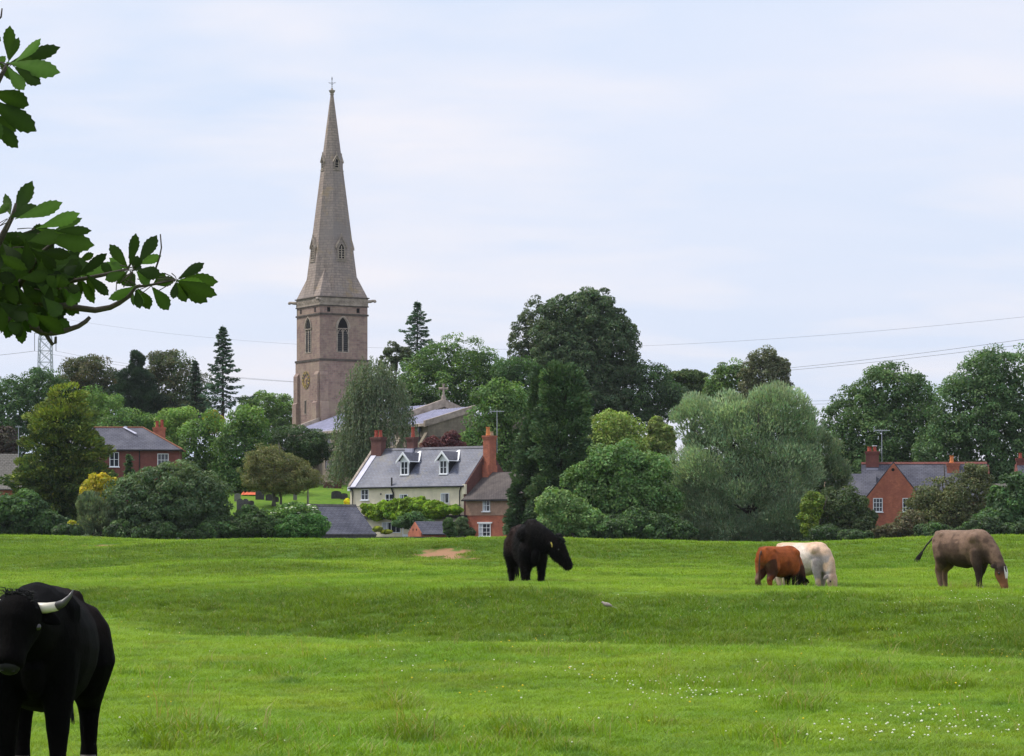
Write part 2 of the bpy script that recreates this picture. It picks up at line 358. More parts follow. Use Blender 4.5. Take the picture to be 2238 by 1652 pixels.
H0 = 3.5
mb = MB(); mb.box((-H0 - .12, -H0 - .12, ZB), (H0 + .12, H0 + .12, Z1)); mb.box((-H0, -H0, Z1), (H0, H0, Z3))
mb.build('tower', M['stone'], CH)
mb = MB()
for x in (-1, 1):
    for y in (-1, 1):
        for k, (zt, pr) in enumerate(((25.2, .42), (21.5, .62), (16.0, .85))):
            for ax in (0, 1):
                lo = [0, 0, ZB]; hi = [0, 0, zt - .5]
                c, o_ = (x, y) if ax == 0 else (y, x)
                a0, a1 = sorted((c * H0, c * (H0 + pr))); b0, b1 = sorted((o_ * (H0 + .11), o_ * (H0 - 1.05)))
                L = [(a0, b0), (a1, b1)]
                p = lambda a, b: (a, b) if ax == 0 else (b, a)
                q = [p(c * H0, o_ * (H0 + .13 + .002 * k)), p(c * (H0 + pr), o_ * (H0 + .13 + .002 * k)), p(c * (H0 + pr), o_ * (H0 - 1.05 - .002 * k)), p(c * H0, o_ * (H0 - 1.05 - .002 * k))]
                top = [p(c * H0, o_ * (H0 + .13 + .002 * k)), p(c * H0, o_ * (H0 - 1.05 - .002 * k))]
                vs = [(*v, ZB) for v in q] + [(*v, zt - .6) for v in q] + [(*v, zt) for v in top]
                mb.add(vs, [(0, 1, 2, 3), (0, 1, 5, 4), (1, 2, 6, 5), (2, 3, 7, 6), (3, 0, 4, 7), (5, 6, 9, 8), (4, 5, 8), (6, 7, 9), (4, 8, 9, 7)])
mb.build('buttress', M['stone'], CH)
for z, pr, h in ((Z1, .2, .18), (Z2, .12, .14)): MB().box((-H0 - pr, -H0 - pr, z - h), (H0 + pr, H0 + pr, z + h * .5)).build('string_course', M['dark_trim'], CH)
# frieze of diamonds under the cornice, with a dark drip course and corner gargoyles
mb = MB(); mb.box((-H0 - .06, -H0 - .06, Z3), (H0 + .06, H0 + .06, ZC)); mb.build('frieze', M['trim_stone'], CH)
mb = MB()
for f in (S_, E_, N_, W_):
    for i in range(14):
        a = -H0 + (i + .5) * .5
        d = [(a - .25, Z3 + .5), (a, Z3 + .77), (a + .25, Z3 + .5), (a, Z3 + .23)]
        mb.ring(d, scaled([(p - a, q) for p, q in d], .62, Z3 + .5) and [(a + (p - a) * .62, Z3 + .5 + (q - Z3 - .5) * .62) for p, q in d], H0 + .055, H0 + .11, f)
mb.build('frieze_tracery', M['trim_stone'], CH)
mb = MB(); mb.box((-H0 - .2, -H0 - .2, ZC), (H0 + .2, H0 + .2, ZC + .14)); mb.box((-H0 - .13, -H0 - .13, Z3 - .12), (H0 + .13, H0 + .13, Z3)); mb.build('cornice', M['dark_trim'], CH)
for x in (-1, 1):
    for y in (-1, 1):
        mb = MB(); b0 = Vector((x * H0, y * H0, ZC - .35)); o_ = Vector((x, y, .04)).normalized()
        mb.tube([b0, b0 + o_ * .45, b0 + o_ * .8 + Vector((0, 0, .05)), b0 + o_ * 1.05 + Vector((0, 0, -.02)), b0 + o_ * 1.2 + Vector((0, 0, -.1))], [.22, .2, .17, .22, .1], 8)
        mb.build('gargoyle', M['trim_stone'], CH)
for f in (S_, E_):
    for a in (-2.2, 2.1):
        MB().box((a - .22, H0 - .1, Z2 + .25), (a + .22, H0 + .012, Z2 + .85), f).build('putlog_opening', M['void'], CH)
def lancet(f, a0, zb, w_, hs, depth0, lights=2, name='belfry_window', hood=True):
    """two-light pointed window with louvres: stone frame, dark louvred lights, mullion, tracery"""
    fr = lambda a, c, b: f(a0 + a, c, zb + b)
    out = gothic(w_, hs); inn = [(a * .80, .12 + b * .955) for a, b in out]; hd = [(a * 1.16, b * 1.035) for a, b in out]
    mb = MB(); mb.ring(out, inn, depth0 - .05, depth0 + .05, fr)
    if hood: mb.ring(hd[1:-1], out[1:-1], depth0 - .05, depth0 + .13, fr)
    top = out[len(out) // 2][1]
    if lights == 2:
        mb.box((-.085 * w_ / 1.6, depth0 - .25, .12), (.085 * w_ / 1.6, depth0 + .03, hs + .05), fr)
        for s in (-1, 1):
            lo = [(a + s * w_ * .2, b + hs - w_ * .36) for a, b in gothic(w_ * .40, w_ * .02)][1:-1]
            li = [(s * w_ * .2 + (a - s * w_ * .2) * .74, b - .06) for a, b in lo]
            mb.ring(lo, li, depth0 - .2, depth0 + .02, fr)
    wn = mb.build(name, M['trim_stone'], CH)
    MB().prism(inn, depth0 - .3, depth0 + .004, fr).build('dark_light', M['void'], wn)
    mb = MB(); n = int(hs / .3)
    for i in range(n):
        b = .2 + i * (hs - .35) / n
        for s in ((-1, 1) if lights == 2 else (0,)):
            h = w_ * .165 if lights == 2 else w_ * .36; c = s * w_ * .21
            vs = [fr(c - h, depth0 + .015, b), fr(c + h, depth0 + .015, b), fr(c + h, depth0 + .008, b + .17), fr(c - h, depth0 + .008, b + .17), fr(c - h, depth0 + .03, b), fr(c + h, depth0 + .03, b)]
            mb.add(vs, [(4, 5, 2, 3), (0, 1, 5, 4), (0, 3, 4), (1, 5, 2)])
    mb.build('louvre', M['louvre'], wn)
    return wn
for f in (S_, E_, N_, W_): lancet(f, -.15 if f is not S_ else .1, 27.55, 1.85, 3.1, H0)
# clock on the south face: gilt numeral ring
ck = MB(); rim = [(math.cos(i / 24 * 2 * math.pi), math.sin(i / 24 * 2 * math.pi)) for i in range(24)]
cf = lambda a, c, b: S_(-.35 + a, H0 + .12 + c, 24.05 + b)
sc_ = lambda k: [(a * k, b * k) for a, b in rim]
ck.ring(sc_(1.12), sc_(.72), .01, .06, cf); ck = ck.build('clock', M['iron'], CH)
g = MB(); g.ring(sc_(1.15), sc_(1.12), .03, .08, cf); g.ring(sc_(.72), sc_(.695), .03, .08, cf); g.build('gilt_ring', M['gold'], ck)
NUM = ['III', 'II', 'I', 'XII', 'XI', 'X', 'IX', 'VIII', 'VII', 'VI', 'V', 'IV']
def stroke(mbx, p, q, wd, ang, rad):
    def tr(u, v):                                   # u across, v outward
        return (math.cos(ang) * (rad + v) + math.sin(ang) * u, math.sin(ang) * (rad + v) - math.cos(ang) * u)
    dx, dy = q[0] - p[0], q[1] - p[1]; l = math.hypot(dx, dy); nx, ny = -dy / l * wd, dx / l * wd
    mbx.prism([tr(p[0] - nx, p[1] - ny), tr(q[0] - nx, q[1] - ny), tr(q[0] + nx, q[1] + ny), tr(p[0] + nx, p[1] + ny)], .06, .1, cf)
for k, s in enumerate(NUM):
    ang = k * math.pi / 6; wds = {'I': .085, 'V': .17, 'X': .17}; tot = sum(wds[c] for c in s); u = -tot / 2; g = MB()
    for c in s:
        w1 = wds[c]; m_ = u + w1 / 2
        if c == 'I': stroke(g, (m_, -.13), (m_, .13), .028, ang, .92)
        if c == 'V': stroke(g, (m_, -.13), (m_ - .06, .13), .026, ang, .92); stroke(g, (m_, -.13), (m_ + .06, .13), .02, ang, .92)
        if c == 'X': stroke(g, (m_ - .06, -.13), (m_ + .06, .13), .026, ang, .92); stroke(g, (m_ + .06, -.13), (m_ - .06, .13), .02, ang, .92)
        u += w1
    g.build('numeral', M['gold'], ck)
for l, wd, ang in ((.98, .05, R(-95)), (.58, .075, R(28))):
    g = MB(); ca, sa = math.cos(ang), math.sin(ang)
    g.prism([(ca * -.18 - sa * wd, sa * -.18 + ca * wd), (ca * -.18 + sa * wd, sa * -.18 - ca * wd), (ca * l * .8 + sa * wd, sa * l * .8 - ca * wd), (ca * l, sa * l), (ca * l * .8 - sa * wd, sa * l * .8 + ca * wd)], .1, .14, cf)
    g.build('clock_hand', M['gold'], ck)
def slit(f, a, zb, w_, h, c):
    mb = MB(); q = [(a - w_ / 2 - .12, zb - .12), (a + w_ / 2 + .12, zb - .12), (a + w_ / 2 + .12, zb + h + .12), (a - w_ / 2 - .12, zb + h + .12)]
    i_ = [(a - w_ / 2, zb), (a + w_ / 2, zb), (a + w_ / 2, zb + h), (a - w_ / 2, zb + h)]
    o = mb.ring(q, i_, c - .1, c + .05, f).build('slit_window', M['trim_stone'], CH)
    MB().prism(i_, c - .1, c + .012, f).build('dark_light', M['void'], o)
slit(S_, -.55, 19.6, .42, 1.7, H0 + .12); slit(E_, .45, 19.4, .6, 1.5, H0 + .12)
# spire: octagon with a spread foot, broaches over the corners, two tiers of lucarnes
def octo(flat, z):
    c = flat / 2; t_ = c * math.tan(math.pi / 8)
    return [(c, -t_, z), (c, t_, z), (t_, c, z), (-t_, c, z), (-c, t_, z), (-c, -t_, z), (-t_, -c, z), (t_, -c, z)]
ZS = ZC + .14
mb = MB(); mb.loft([octo(7.05, ZS), octo(6.1, ZS + 2.85), octo(2.76, ZS + 17.0), octo(.36, ZS + 27.1)]); 
for x in (-1, 1):
    for y in (-1, 1):
        c = 3.525; t_ = c * math.tan(math.pi / 8); r = (5.95 / 2) * math.cos(0) * .995
        ap = (x * r * .7071, y * r * .7071, ZS + 3.7)
        vs = [(x * c, y * c, ZS), (x * c, y * t_ * .9, ZS), (x * t_ * .9, y * c, ZS), ap, (x * 2.55, y * 1.05, ZS + 2.8), (x * 1.05, y * 2.55, ZS + 2.8)]
        mb.add(vs, [(0, 1, 3), (0, 2, 3), (1, 2, 3), (0, 1, 2)])
mb.build('spire', M['spire_stone'], CH)
def flat_at(h): return np.interp(h, [0, 2.85, 17, 27.1], [7.05, 6.1, 2.76, .36])
def lucarne(f, h, w_, ht, lights):
    fl = flat_at(h) / 2; zb = ZS + h; fr = lambda a, c, b: f(a, c, zb + b)
    body = [(-w_ / 2, 0), (w_ / 2, 0), (w_ / 2, ht * .56), (0, ht), (-w_ / 2, ht * .56)]
    lo = MB().prism(body, fl - 1.1 * w_, fl + .02, fr).build('lucarne', M['spire_stone'], CH)
    m1 = MB()
    for s in (-1, 1):
        m1.prism([(s * (w_ / 2 + .1), ht * .52), (s * (w_ / 2 + .1), ht * .62), (0, ht + .12), (0, ht - .02)], fl - .6 * w_, fl + .12, fr)
    m1.tube([fr(0, fl, ht), fr(0, fl, ht + .3), fr(0, fl, ht + .5)], [.07, .1, .03], 6)
    m1.build('gable_coping', M['trim_stone'], lo)
    op = gothic(w_ * .74, ht * .42); MB().prism([(a, b + .1) for a, b in op], fl - .1, fl + .03, fr).build('dark_light', M['void'], lo)
    m2 = MB(); ii = [(a * .78, .15 + b * .93) for a, b in op]; m2.ring([(a, b + .1) for a, b in op], [(a, b + .03) for a, b in ii], fl, fl + .08, fr)
    if lights == 2: m2.box((-.06, fl, .1), (.06, fl + .07, ht * .62), fr)
    n = int(ht * .5 / .3)
    for i in range(n): m2.box((-w_ * .3, fl, .2 + i * .3), (w_ * .3, fl + .05, .27 + i * .3), fr)
    m2.build('tracery', M['trim_stone'], lo)
    MB().box((-w_ / 2 - .1, fl - .3, -.12), (w_ / 2 + .06, fl + .1, 0), fr).build('sill', M['trim_stone'], lo)
for f in (S_, E_, N_, W_): lucarne(f, 4.85, 1.35, 3.1, 2); lucarne(f, 17.0, .82, 1.9, 1)
mb = MB(); z = ZS + 27.0
mb.tube([(0, 0, z), (0, 0, z + .12), (0, 0, z + .2), (0, 0, z + .42), (0, 0, z + .62), (0, 0, z + .7), (0, 0, z + .95)], [.22, .3, .2, .36, .44, .2, .09], 10); mb.build('finial', M['trim_stone'], CH)
zf0 = z + .85; Z_ = lambda h: zf0 + (h - .85) * .68
mb = MB(); mb.tube([(0, 0, z + .9), (0, 0, Z_(2.9))], .038, 6); up = lambda a, c, b: Vector((a * .869, a * .495, 0)) + Vector((0, 0, b)) + Vector((.495, -.869, 0)) * c
RX = lambda a, b: Vector((a * .495, a * .869, b))
mb.tube([RX(-.38, Z_(1.98)), RX(.38, Z_(1.98))], .03, 6)
for s in (-1, 1): mb.tube([RX(s * .32, Z_(1.98)), RX(s * .4, Z_(2.03)), RX(s * .48, Z_(2.02))], [.025, .055, .012], 6)
mb.tube([(0, 0, Z_(1.2)), (0, 0, Z_(1.32)), (0, 0, Z_(1.44))], [.03, .08, .03], 8)
mb.tube([RX(-.18, Z_(1.85)), RX(0, Z_(1.6)), RX(.18, Z_(1.85))], .024, 5)
mb.tube([(0, 0, Z_(2.55)), (0, 0, Z_(2.75)), (0, 0, Z_(3.0)), (0, 0, Z_(3.25))], [.035, .08, .05, .01], 6); mb.build('weathervane', M['iron'], CH)
# nave, aisle and chancel
def lean(x0, x1, prof, th=.2): return [((x, y, z), ) for x in (x0, x1) for y, z in prof]
def roof_prism(name, x0, x1, prof, m, rib=None, par=CH):
    """slab following a cross-section (y, z), extruded along x, with rolled seams"""
    mb = MB(); poly = list(prof) + [(y, z - .18) for y, z in reversed(prof)]
    n = len(poly); fr = lambda a, c, b: Vector((c, a, b)); k = len(prof)
    vs = [fr(a, x0, b) for a, b in poly] + [fr(a, x1, b) for a, b in poly]
    fs = [(i, i + n, (i + 1) % n + n, (i + 1) % n) for i in range(n)]
    for e in (0, n): fs += [(e + i, e + i + 1, e + n - 2 - i, e + n - 1 - i) for i in range(k - 1)]
    mb.add(vs, fs)
    if rib:
        x = x0 + rib / 2
        while x < x1:
            for (ya, za), (yb, zb) in zip(prof[:-1], prof[1:]):
                mb.add([(x - .06, ya, za), (x + .06, ya, za), (x + .06, yb, zb), (x - .06, yb, zb), (x - .05, ya, za + .1), (x + .05, ya, za + .1), (x + .05, yb, zb + .1), (x - .05, yb, zb + .1)],
                       [(4, 5, 6, 7), (0, 1, 5, 4), (1, 2, 6, 5), (2, 3, 7, 6), (3, 0, 4, 7)])
            x += rib
    return mb.build(name, m, par)
mb = MB(); fr = lambda a, c, b: Vector((c, a, b))
mb.prism([(-8, ZB - 1), (-8, 16.55), (-.0, 19.3), (3.4, 18.1), (3.4, ZB - 1)], 3.7, 31, fr); mb.build('nave_wall', M['pale_stone'], CH)
mb = MB(); mb.prism([(-7.9, ZB - 3), (-7.9, 16.5), (-1.6, 18.35), (-1.6, ZB - 3)], 31.3, 42, fr); mb.build('chapel_wall', M['pale_stone'], CH)
mb = MB(); mb.prism([(-1.7, ZB - 3), (-1.7, 16.6), (1.6, 18.0), (4.8, 16.6), (4.8, ZB - 3)], 31.3, 45, fr); mb.build('chancel_wall', M['pale_stone'], CH)
roof_prism('nave_roof', 3.9, 30.9, [(-8.3, 16.75), (0, 19.6), (3.8, 18.25)], M['lead'], .75)
roof_prism('chapel_roof', 31.5, 41.7, [(-8.2, 16.7), (-1.5, 18.75)], M['lead'], .75)
roof_prism('chancel_roof', 31.5, 44.7, [(-1.45, 16.8), (1.6, 18.2), (5.1, 16.7)], M['lead'], .75)
def coping(x, pts, th=.5, h=.55):
    mb = MB()
    for (ya, za), (yb, zb) in zip(pts[:-1], pts[1:]):
        mb.prism([(ya, za - .4), (yb, zb - .4), (yb, zb + h), (ya, za + h)], x - th / 2, x + th / 2, fr)
    mb.build('gable_coping', M['trim_stone'], CH)
coping(3.75, [(-8.6, 16.6), (-3.75, 18.35)]); coping(31.15, [(-8.5, 16.75), (-.02, 19.65), (3.9, 18.2)]); coping(41.95, [(-8.4, 16.6), (-1.6, 18.6)], .45, .35); coping(45, [(-1.9, 16.7), (1.6, 18.2), (5.1, 16.7)], .45, .4)
MB().box((3.9, -8.42, 16.3), (42.2, -8.02, 16.62)).build('eaves_course', M['trim_stone'], CH)
def gable_cross(x, y, z, k=1.0):
    mb = MB(); q = lambda a, b: Vector((x + a * .495 * k, y + a * .869 * k, z + b * k))
    mb.tube([q(0, -.3), q(0, .25), q(0, .4), q(0, 1.5)], [.3 * k, .22 * k, .13 * k, .1 * k], 8)
    mb.tube([q(-.5, 1.05), q(-.42, 1.05), q(.42, 1.05), q(.5, 1.05)], [.17 * k, .12 * k, .12 * k, .17 * k], 6); mb.tube([q(0, 1.4), q(0, 1.55)], [.12 * k, .19 * k], 6)
    mb.build('stone_cross', M['trim_stone'], CH)
gable_cross(31.15, 0, 20.3, 1.15); gable_cross(45, 1.6, 18.7, .5)
def traceried(x, w_, zb, hs):
    f = lambda a, c, b: S_(x + a, c, zb + b); c0 = 8.02
    out = gothic(w_, hs); inn = [(a * .86, .1 + b * .96) for a, b in out]; hood = [(a * 1.13, b * 1.03) for a, b in out]
    mb = MB(); mb.ring(out, inn, c0 - .1, c0 + .06, f); mb.ring(hood[1:-1], out[1:-1], c0 - .1, c0 + .16, f)
    for k in (-.2, .0, .2): mb.box((w_ * k - .06, c0 - .1, .1), (w_ * k + .06, c0 + .045, hs + .9), f)
    for k in (-.3, -.1, .1, .3):
        lo = [(w_ * k + a, hs - .2 + b) for a, b in gothic(w_ * .2, 0)][1:-1]; mb.ring(lo, [(w_ * k + (a - w_ * k) * .7, b - .05) for a, b in lo], c0 - .1, c0 + .05, f)
    o = mb.build('traceried_window', M['trim_stone'], CH); MB().prism(inn, c0 - .2, c0 + .01, f).build('leaded_glass', M['glass'], o)
for x in (9, 15.5, 22, 28, 33.2, 37.6): traceried(x, 2.4, 11.8, 2.2)
for x in (6, 12.2, 18.8, 25, 31, 35.4, 41.7):
    MB().prism([(8.0, ZB - 2), (8.9, ZB - 2), (8.9, 14.2), (8.0, 15.6)], x - .35, x + .35, lambda a, c, b: Vector((c, -a, b))).build('aisle_buttress', M['pale_stone'], CH)
mb = MB(); mb.box((3.8, -8.13, 14.9), (42.1, -8.0, 15.1)); mb.box((42.0, -8.05, 14.9), (42.13, -1.7, 15.1)); mb.build('drip_mould', M['dark_trim'], CH)
mb = MB(); mb.tube([(40.3, -8.2, 10), (40.3, -8.2, 16.0)], .08, 6); mb.box((40.12, -8.35, 15.7), (40.48, -8.03, 16.2)); mb.build('downpipe', M['iron'], CH)
slit(E_, -5.2, 13.6, .35, 1.5, 42.0)

# ------------------------------------------------------------------ houses
def window(par, f, a, zb, w_, h, c, cols=2, rows=2, sill=True, m='white', head=None, fw=.07, lintel=False, curt=False):
    """casement window: painted frame with glazing bars (proud of the wall), dark glass behind, sill below"""
    fr = lambda x, y, z: f(a + x, c + y, zb + z)
    mb = MB(); out = [(-w_ / 2, 0), (w_ / 2, 0), (w_ / 2, h), (-w_ / 2, h)]; inn = [(x * (1 - 2 * fw / w_), fw + z * (1 - 2 * fw / h)) for x, z in out]
    mb.ring(out, inn, -.02, .06, fr)
    for i in range(1, cols): x = -w_ / 2 + w_ * i / cols; t_ = .035 if cols == 2 or i * 2 == cols else .02; mb.box((x - t_, .01, fw), (x + t_, .055, h - fw), fr)
    for j in range(1, rows): z = h * j / rows; mb.box((-w_ / 2 + fw, .012, z - .02), (w_ / 2 - fw, .052, z + .02), fr)
    o = mb.build('window', M[m], par)
    MB().box((-w_ / 2 + fw * .5, -.05, fw * .5), (w_ / 2 - fw * .5, .014, h - fw * .5), fr).build('pane', M['glass'], o)
    if curt: MB().box((-w_ / 2 + fw, .014, fw), (-w_ / 2 + w_ * .34, .018, h - fw), fr).build('curtain', M['curtain'], o)
    if sill: MB().box((-w_ / 2 - .1, -.02, -.09), (w_ / 2 + .1, .16, 0), fr).build('sill', M[m], o)
    if lintel: MB().box((-w_ / 2 - .15, -.02, h), (w_ / 2 + .2, .1, h + .14), fr).build('lintel', M[m], o)
    return o
def chimney(par, x, y, z0, z1, wx, wy, m, pots, cap=True):
    mb = MB(); mb.box((x - wx / 2, y - wy / 2, z0), (x + wx / 2, y + wy / 2, z1 - .35))
    mb.box((x - wx / 2 - .06, y - wy / 2 - .06, z1 - .35), (x + wx / 2 + .06, y + wy / 2 + .06, z1 - .18)); mb.box((x - wx / 2 - .1, y - wy / 2 - .1, z1 - .18), (x + wx / 2 + .1, y + wy / 2 + .1, z1))
    o = mb.build('chimney', M[m], par)
    for dx, dy, r, h, pm in pots:
        MB().tube([(x + dx, y + dy, z1), (x + dx, y + dy, z1 + h * .12), (x + dx, y + dy, z1 + h * .16), (x + dx, y + dy, z1 + h * .86), (x + dx, y + dy, z1 + h * .9), (x + dx, y + dy, z1 + h)], [r * 1.1, r * 1.1, r * .95, r * .82, r, r], 10, True).build('chimney_pot', M[pm], o)
    return o
def pitched(par, name, x0, x1, prof, m, th=.14):
    """roof slab over a cross-section of (y, z) points, extruded along x"""
    mb = MB(); k = len(prof); poly = list(prof) + [(y, z - th) for y, z in reversed(prof)]; n = 2 * k
    vs = [(x, a, b) for x in (x0, x1) for a, b in poly]; fs = [(i, i + n, (i + 1) % n + n, (i + 1) % n) for i in range(n)]
    for e in (0, n): fs += [(e + i, e + i + 1, e + n - 2 - i, e + n - 1 - i) for i in range(k - 1)]
    return mb.add(vs, fs).build(name, M[m], par)
YX = lambda a, c, b: Vector((c, a, b))
def ridge_tiles(par, x0, x1, y, z, m): MB().prism([(y - .2, z - .14), (y, z + .09), (y + .2, z - .14)], x0, x1, YX).build('ridge', M[m], par)
# cream cottage
o0 = P(765, HY, 300); GZ = 2.4
CT = empty('cottage', (o0.x, o0.y, 0), R(-38), label='cream rendered cottage with slate roof, two white dormers and a balcony', cat='house')
L, D_, ZE, ZR = 15.4, 7.4, 8.15, 12.05
FRONT = fr_at((0, 0, 0), (1, 0, 0), (0, -1, 0)); RIGHT = fr_at((0, 0, 0), (0, 1, 0), (1, 0, 0)); LEFT = fr_at((0, 0, 0), (0, -1, 0), (-1, 0, 0))
MB().box((0, 0, GZ - .6), (L - .3, D_, ZE - .05)).build('wall', M['cream'], CT)
MB().prism([(.35, ZE - .1), (D_ / 2, ZR - .25), (D_ - .35, ZE - .1)], .05, .4, YX).build('gable_wall', M['grey_render'], CT)
mb = MB(); mb.prism([(.0, GZ), (.0, ZE + .1), (D_ / 2, ZR - .12), (D_, ZE + .1), (D_, GZ)], L - .3, L + .02, YX); mb.build('brick_gable', M['old_brick'], CT)
pitched(CT, 'roof', .25, L - .12, [(-.28, ZE - .1), (D_ / 2, ZR), (D_ + .28, ZE - .1)], 'slate')
ridge_tiles(CT, .4, L - .2, D_ / 2, ZR + .02, 'dark_slate')
mb = MB(); 
for s in (0, 1):
    ys = (-.3, D_ / 2) if s == 0 else (D_ / 2, D_ + .3); zs = (ZE - .1, ZR + .1) if s == 0 else (ZR + .1, ZE - .1)
    mb.prism([(ys[0], zs[0] - .3), (ys[1], zs[1] - .3), (ys[1], zs[1] + .18), (ys[0], zs[0] + .18)], -.06, .22, YX)
mb.build('verge_coping', M['trim_stone'], CT)
mb = MB(); mb.prism([(-.29, ZE - .02), (D_ / 2, ZR + .09), (D_ / 2, ZR + .02), (-.29, ZE - .09)], .24, .95, YX); mb.build('flashing', M['lead'], CT)
MB().box((.02, -.36, ZE - .22), (L - .1, -.24, ZE - .1)).build('gutter', M['black'], CT)
MB().box((-.08, -.32, ZE - .45), (.24, .3, ZE - .02)).build('kneeler', M['white'], CT)
MB().box((L - .34, -.2, ZE - .95), (L + .05, .05, ZE + .05)).build('kneeler', M['cream'], CT)
def dormer(x):
    w_, yf, zf = 1.16, .95, None
    slope = (ZR - ZE + .1) / (D_ / 2 + .28); zroof = lambda y: ZE - .1 + (y + .28) * slope
    zb = zroof(yf) - .05; ze = zb + 1.55; zr = ze + .72; yb = (ze - (ZE - .1)) / slope - .28; yr = (zr - (ZE - .1)) / slope - .28
    d = MB().prism([(yf, zb), (yf, ze), (yb + .1, ze), ], x - w_ / 2, x + w_ / 2, YX).build('dormer', M['dark_cheek'], CT)
    f = lambda a, c, b: Vector((x + a, yf - c, zb + b))
    MB().prism([(-w_ / 2, 0), (w_ / 2, 0), (w_ / 2, ze - zb), (0, zr - zb - .08), (-w_ / 2, ze - zb)], -.06, .03, f).build('gable_face', M['white'], d)
    mb = MB()
    for s in (-1, 1):
        mb.add([(x, yf - .3, zr), (x + s * (w_ / 2 + .3), yf - .3, ze - .12), (x + s * (w_ / 2 + .3), yb - .15, ze - .12), (x, yr + .1, zr), (x, yf - .3, zr + .1), (x + s * (w_ / 2 + .3), yf - .3, ze - .02), (x + s * (w_ / 2 + .3), yb - .1, ze - .02), (x, yr + .15, zr + .1)],
               [(0, 1, 2, 3), (4, 5, 6, 7), (0, 1, 5, 4), (1, 2, 6, 5), (2, 3, 7, 6), (3, 0, 4, 7)])
    mb.build('dormer_roof', M['dark_slate'], d)
    mb = MB()
    for s in (-1, 1): mb.prism([(0, zr - zb - .16), (s * (w_ / 2 + .34), ze - zb - .36), (s * (w_ / 2 + .34), ze - zb - .12), (0, zr - zb + .12)], .29, .37, f)
    mb.box((x + w_ / 2 + .26, yf - .3, ze - .2), (x + w_ / 2 + .33, yb - .1, ze - .08))
    mb.build('bargeboard', M['white'], d)
    mb = MB(); 
    for s in (-1, 1): mb.add([(x + s * (w_ / 2 + .3), yb - .5, ze - .2), (x + s * (w_ / 2 + .42), yb - .5, ze - .2), (x + s * .1, yr + .1, zr + .14), (x, yr + .1, zr + .14), (x + s * (w_ / 2 + .3), yb - .3, ze + .05), (x + s * (w_ / 2 + .42), yb - .3, ze + .05), (x + s * .1, yr + .3, zr + .3), (x, yr + .3, zr + .3)], [(0, 1, 2, 3), (4, 5, 6, 7), (0, 1, 5, 4), (1, 2, 6, 5), (2, 3, 7, 6), (3, 0, 4, 7)])
    mb.build('back_flashing', M['white'], d)
    window(d, f, 0, .06, .94, 1.36, .03, 2, 2, sill=True)
dormer(6.6); dormer(11.75)
chimney(CT, .95, D_ / 2 - .3, 10.6, 13.35, 1.35, .8, 'old_brick', [(-.3, 0, .2, .72, 'pot_red'), (.28, 0, .2, .72, 'pot_red')])
chimney(CT, 5.2, D_ / 2 + .1, 11.2, 13.25, .9, .7, 'old_brick', [(.1, 0, .19, 1.05, 'pot_red')])
MB().tube([(5.3, D_ / 2 + .1, 14.3), (5.3, D_ / 2 + .1, 14.75)], [.06, .14], 8).build('cowl', M['iron'], CT)
MB().box((4.7, D_ / 2 - .5, ZR - .55), (5.7, D_ / 2 - .25, ZR + .02)).build('chimney_flashing', M['lead'], CT)
mb = MB(); mb.box((L + .02, 2.6, GZ), (L + .75, 4.1, 10.2)); mb.build('chimney_breast', M['brick'], CT)
chimney(CT, L + .35, 3.35, 10.2, 13.15, .84, 1.05, 'brick', [(0, -.25, .21, .85, 'pot_orange'), (.05, .28, .19, .42, 'pot_buff')])
for x, zb, h, w_, si in ((2.05, 6.75, 1.1, 1.0, True), (5.35, 6.25, 1.1, 1.05, False), (7.25, 6.25, 1.05, 1.1, False), (12.7, 6.3, 1.05, 1.1, False)):
    window(CT, FRONT, x, zb, w_, h, 0, 2, 2 if x < 6 else 1, si, curt=x > 6)
mb = MB(); mb.tube([(5.75, -.12, ZE + .85), (5.75, -.12, ZE - .35), (5.95, -.12, ZE - .7), (6.0, -.12, 5.2)], .085, 6); mb.build('soil_pipe', M['black'], CT); mb = MB(); mb.tube([(.25, -.1, ZE - .2), (.45, -.1, ZE - .5), (.45, -.1, 5.0)], .06, 6); mb.build('downpipe', M['black'], CT); mb = MB(); mb.tube([(L - .55, -.1, ZE - .2), (L - .75, -.1, ZE - .6), (L - .75, -.1, 3)], .06, 6); mb.build('downpipe', M['black'], CT)
MB().tube([(4.2, -.05, 7.35), (4.2, .02, 7.35)], .09, 8).build('vent', M['iron'], CT)
# balcony over the ground floor
BV, BZ = -1.15, 5.1
MB().box((-.35, BV, GZ - .6), (12.3, -.02, BZ - .3)).build('ground_floor_wall', M['cream'], CT)
MB().box((12.3, BV - .02, GZ - .6), (L + .3, -.02, BZ - .3)).build('side_wall', M['grey_render'], CT)
MB().box((-.5, BV - .25, BZ - .32), (L + .45, -.02, BZ)).build('balcony_slab', M['fascia'], CT)
mb = MB(); x = -.4
mb.box((-.42, BV - .2, BZ + .95), (L + .4, BV - .15, BZ + 1.0)); mb.box((-.42, BV - .19, BZ + .1), (L + .4, BV - .16, BZ + .13))
while x < L + .4:
    k = int(round(x / .14)); mb.box((x - .012, BV - .19, BZ), (x + .012, BV - .16, BZ + .98)) if k % 14 else mb.box((x - .03, BV - .21, BZ), (x + .03, BV - .15, BZ + 1.08)); x += .14
mb.build('railing', M['iron'], CT)
gf = fr_at((0, BV, 0), (1, 0, 0), (0, -1, 0))
window(CT, gf, 6.6, 3.35, 2.5, 1.1, 0, 4, 1, False, curt=True)
mb = MB(); mb.box((8.1, .0, GZ), (9.2, .07, 4.45), gf); d = mb.build('door', M['white'], CT); MB().box((8.25, .07, 3.2), (9.05, .09, 4.3), gf).build('door_panel', M['cream'], d)
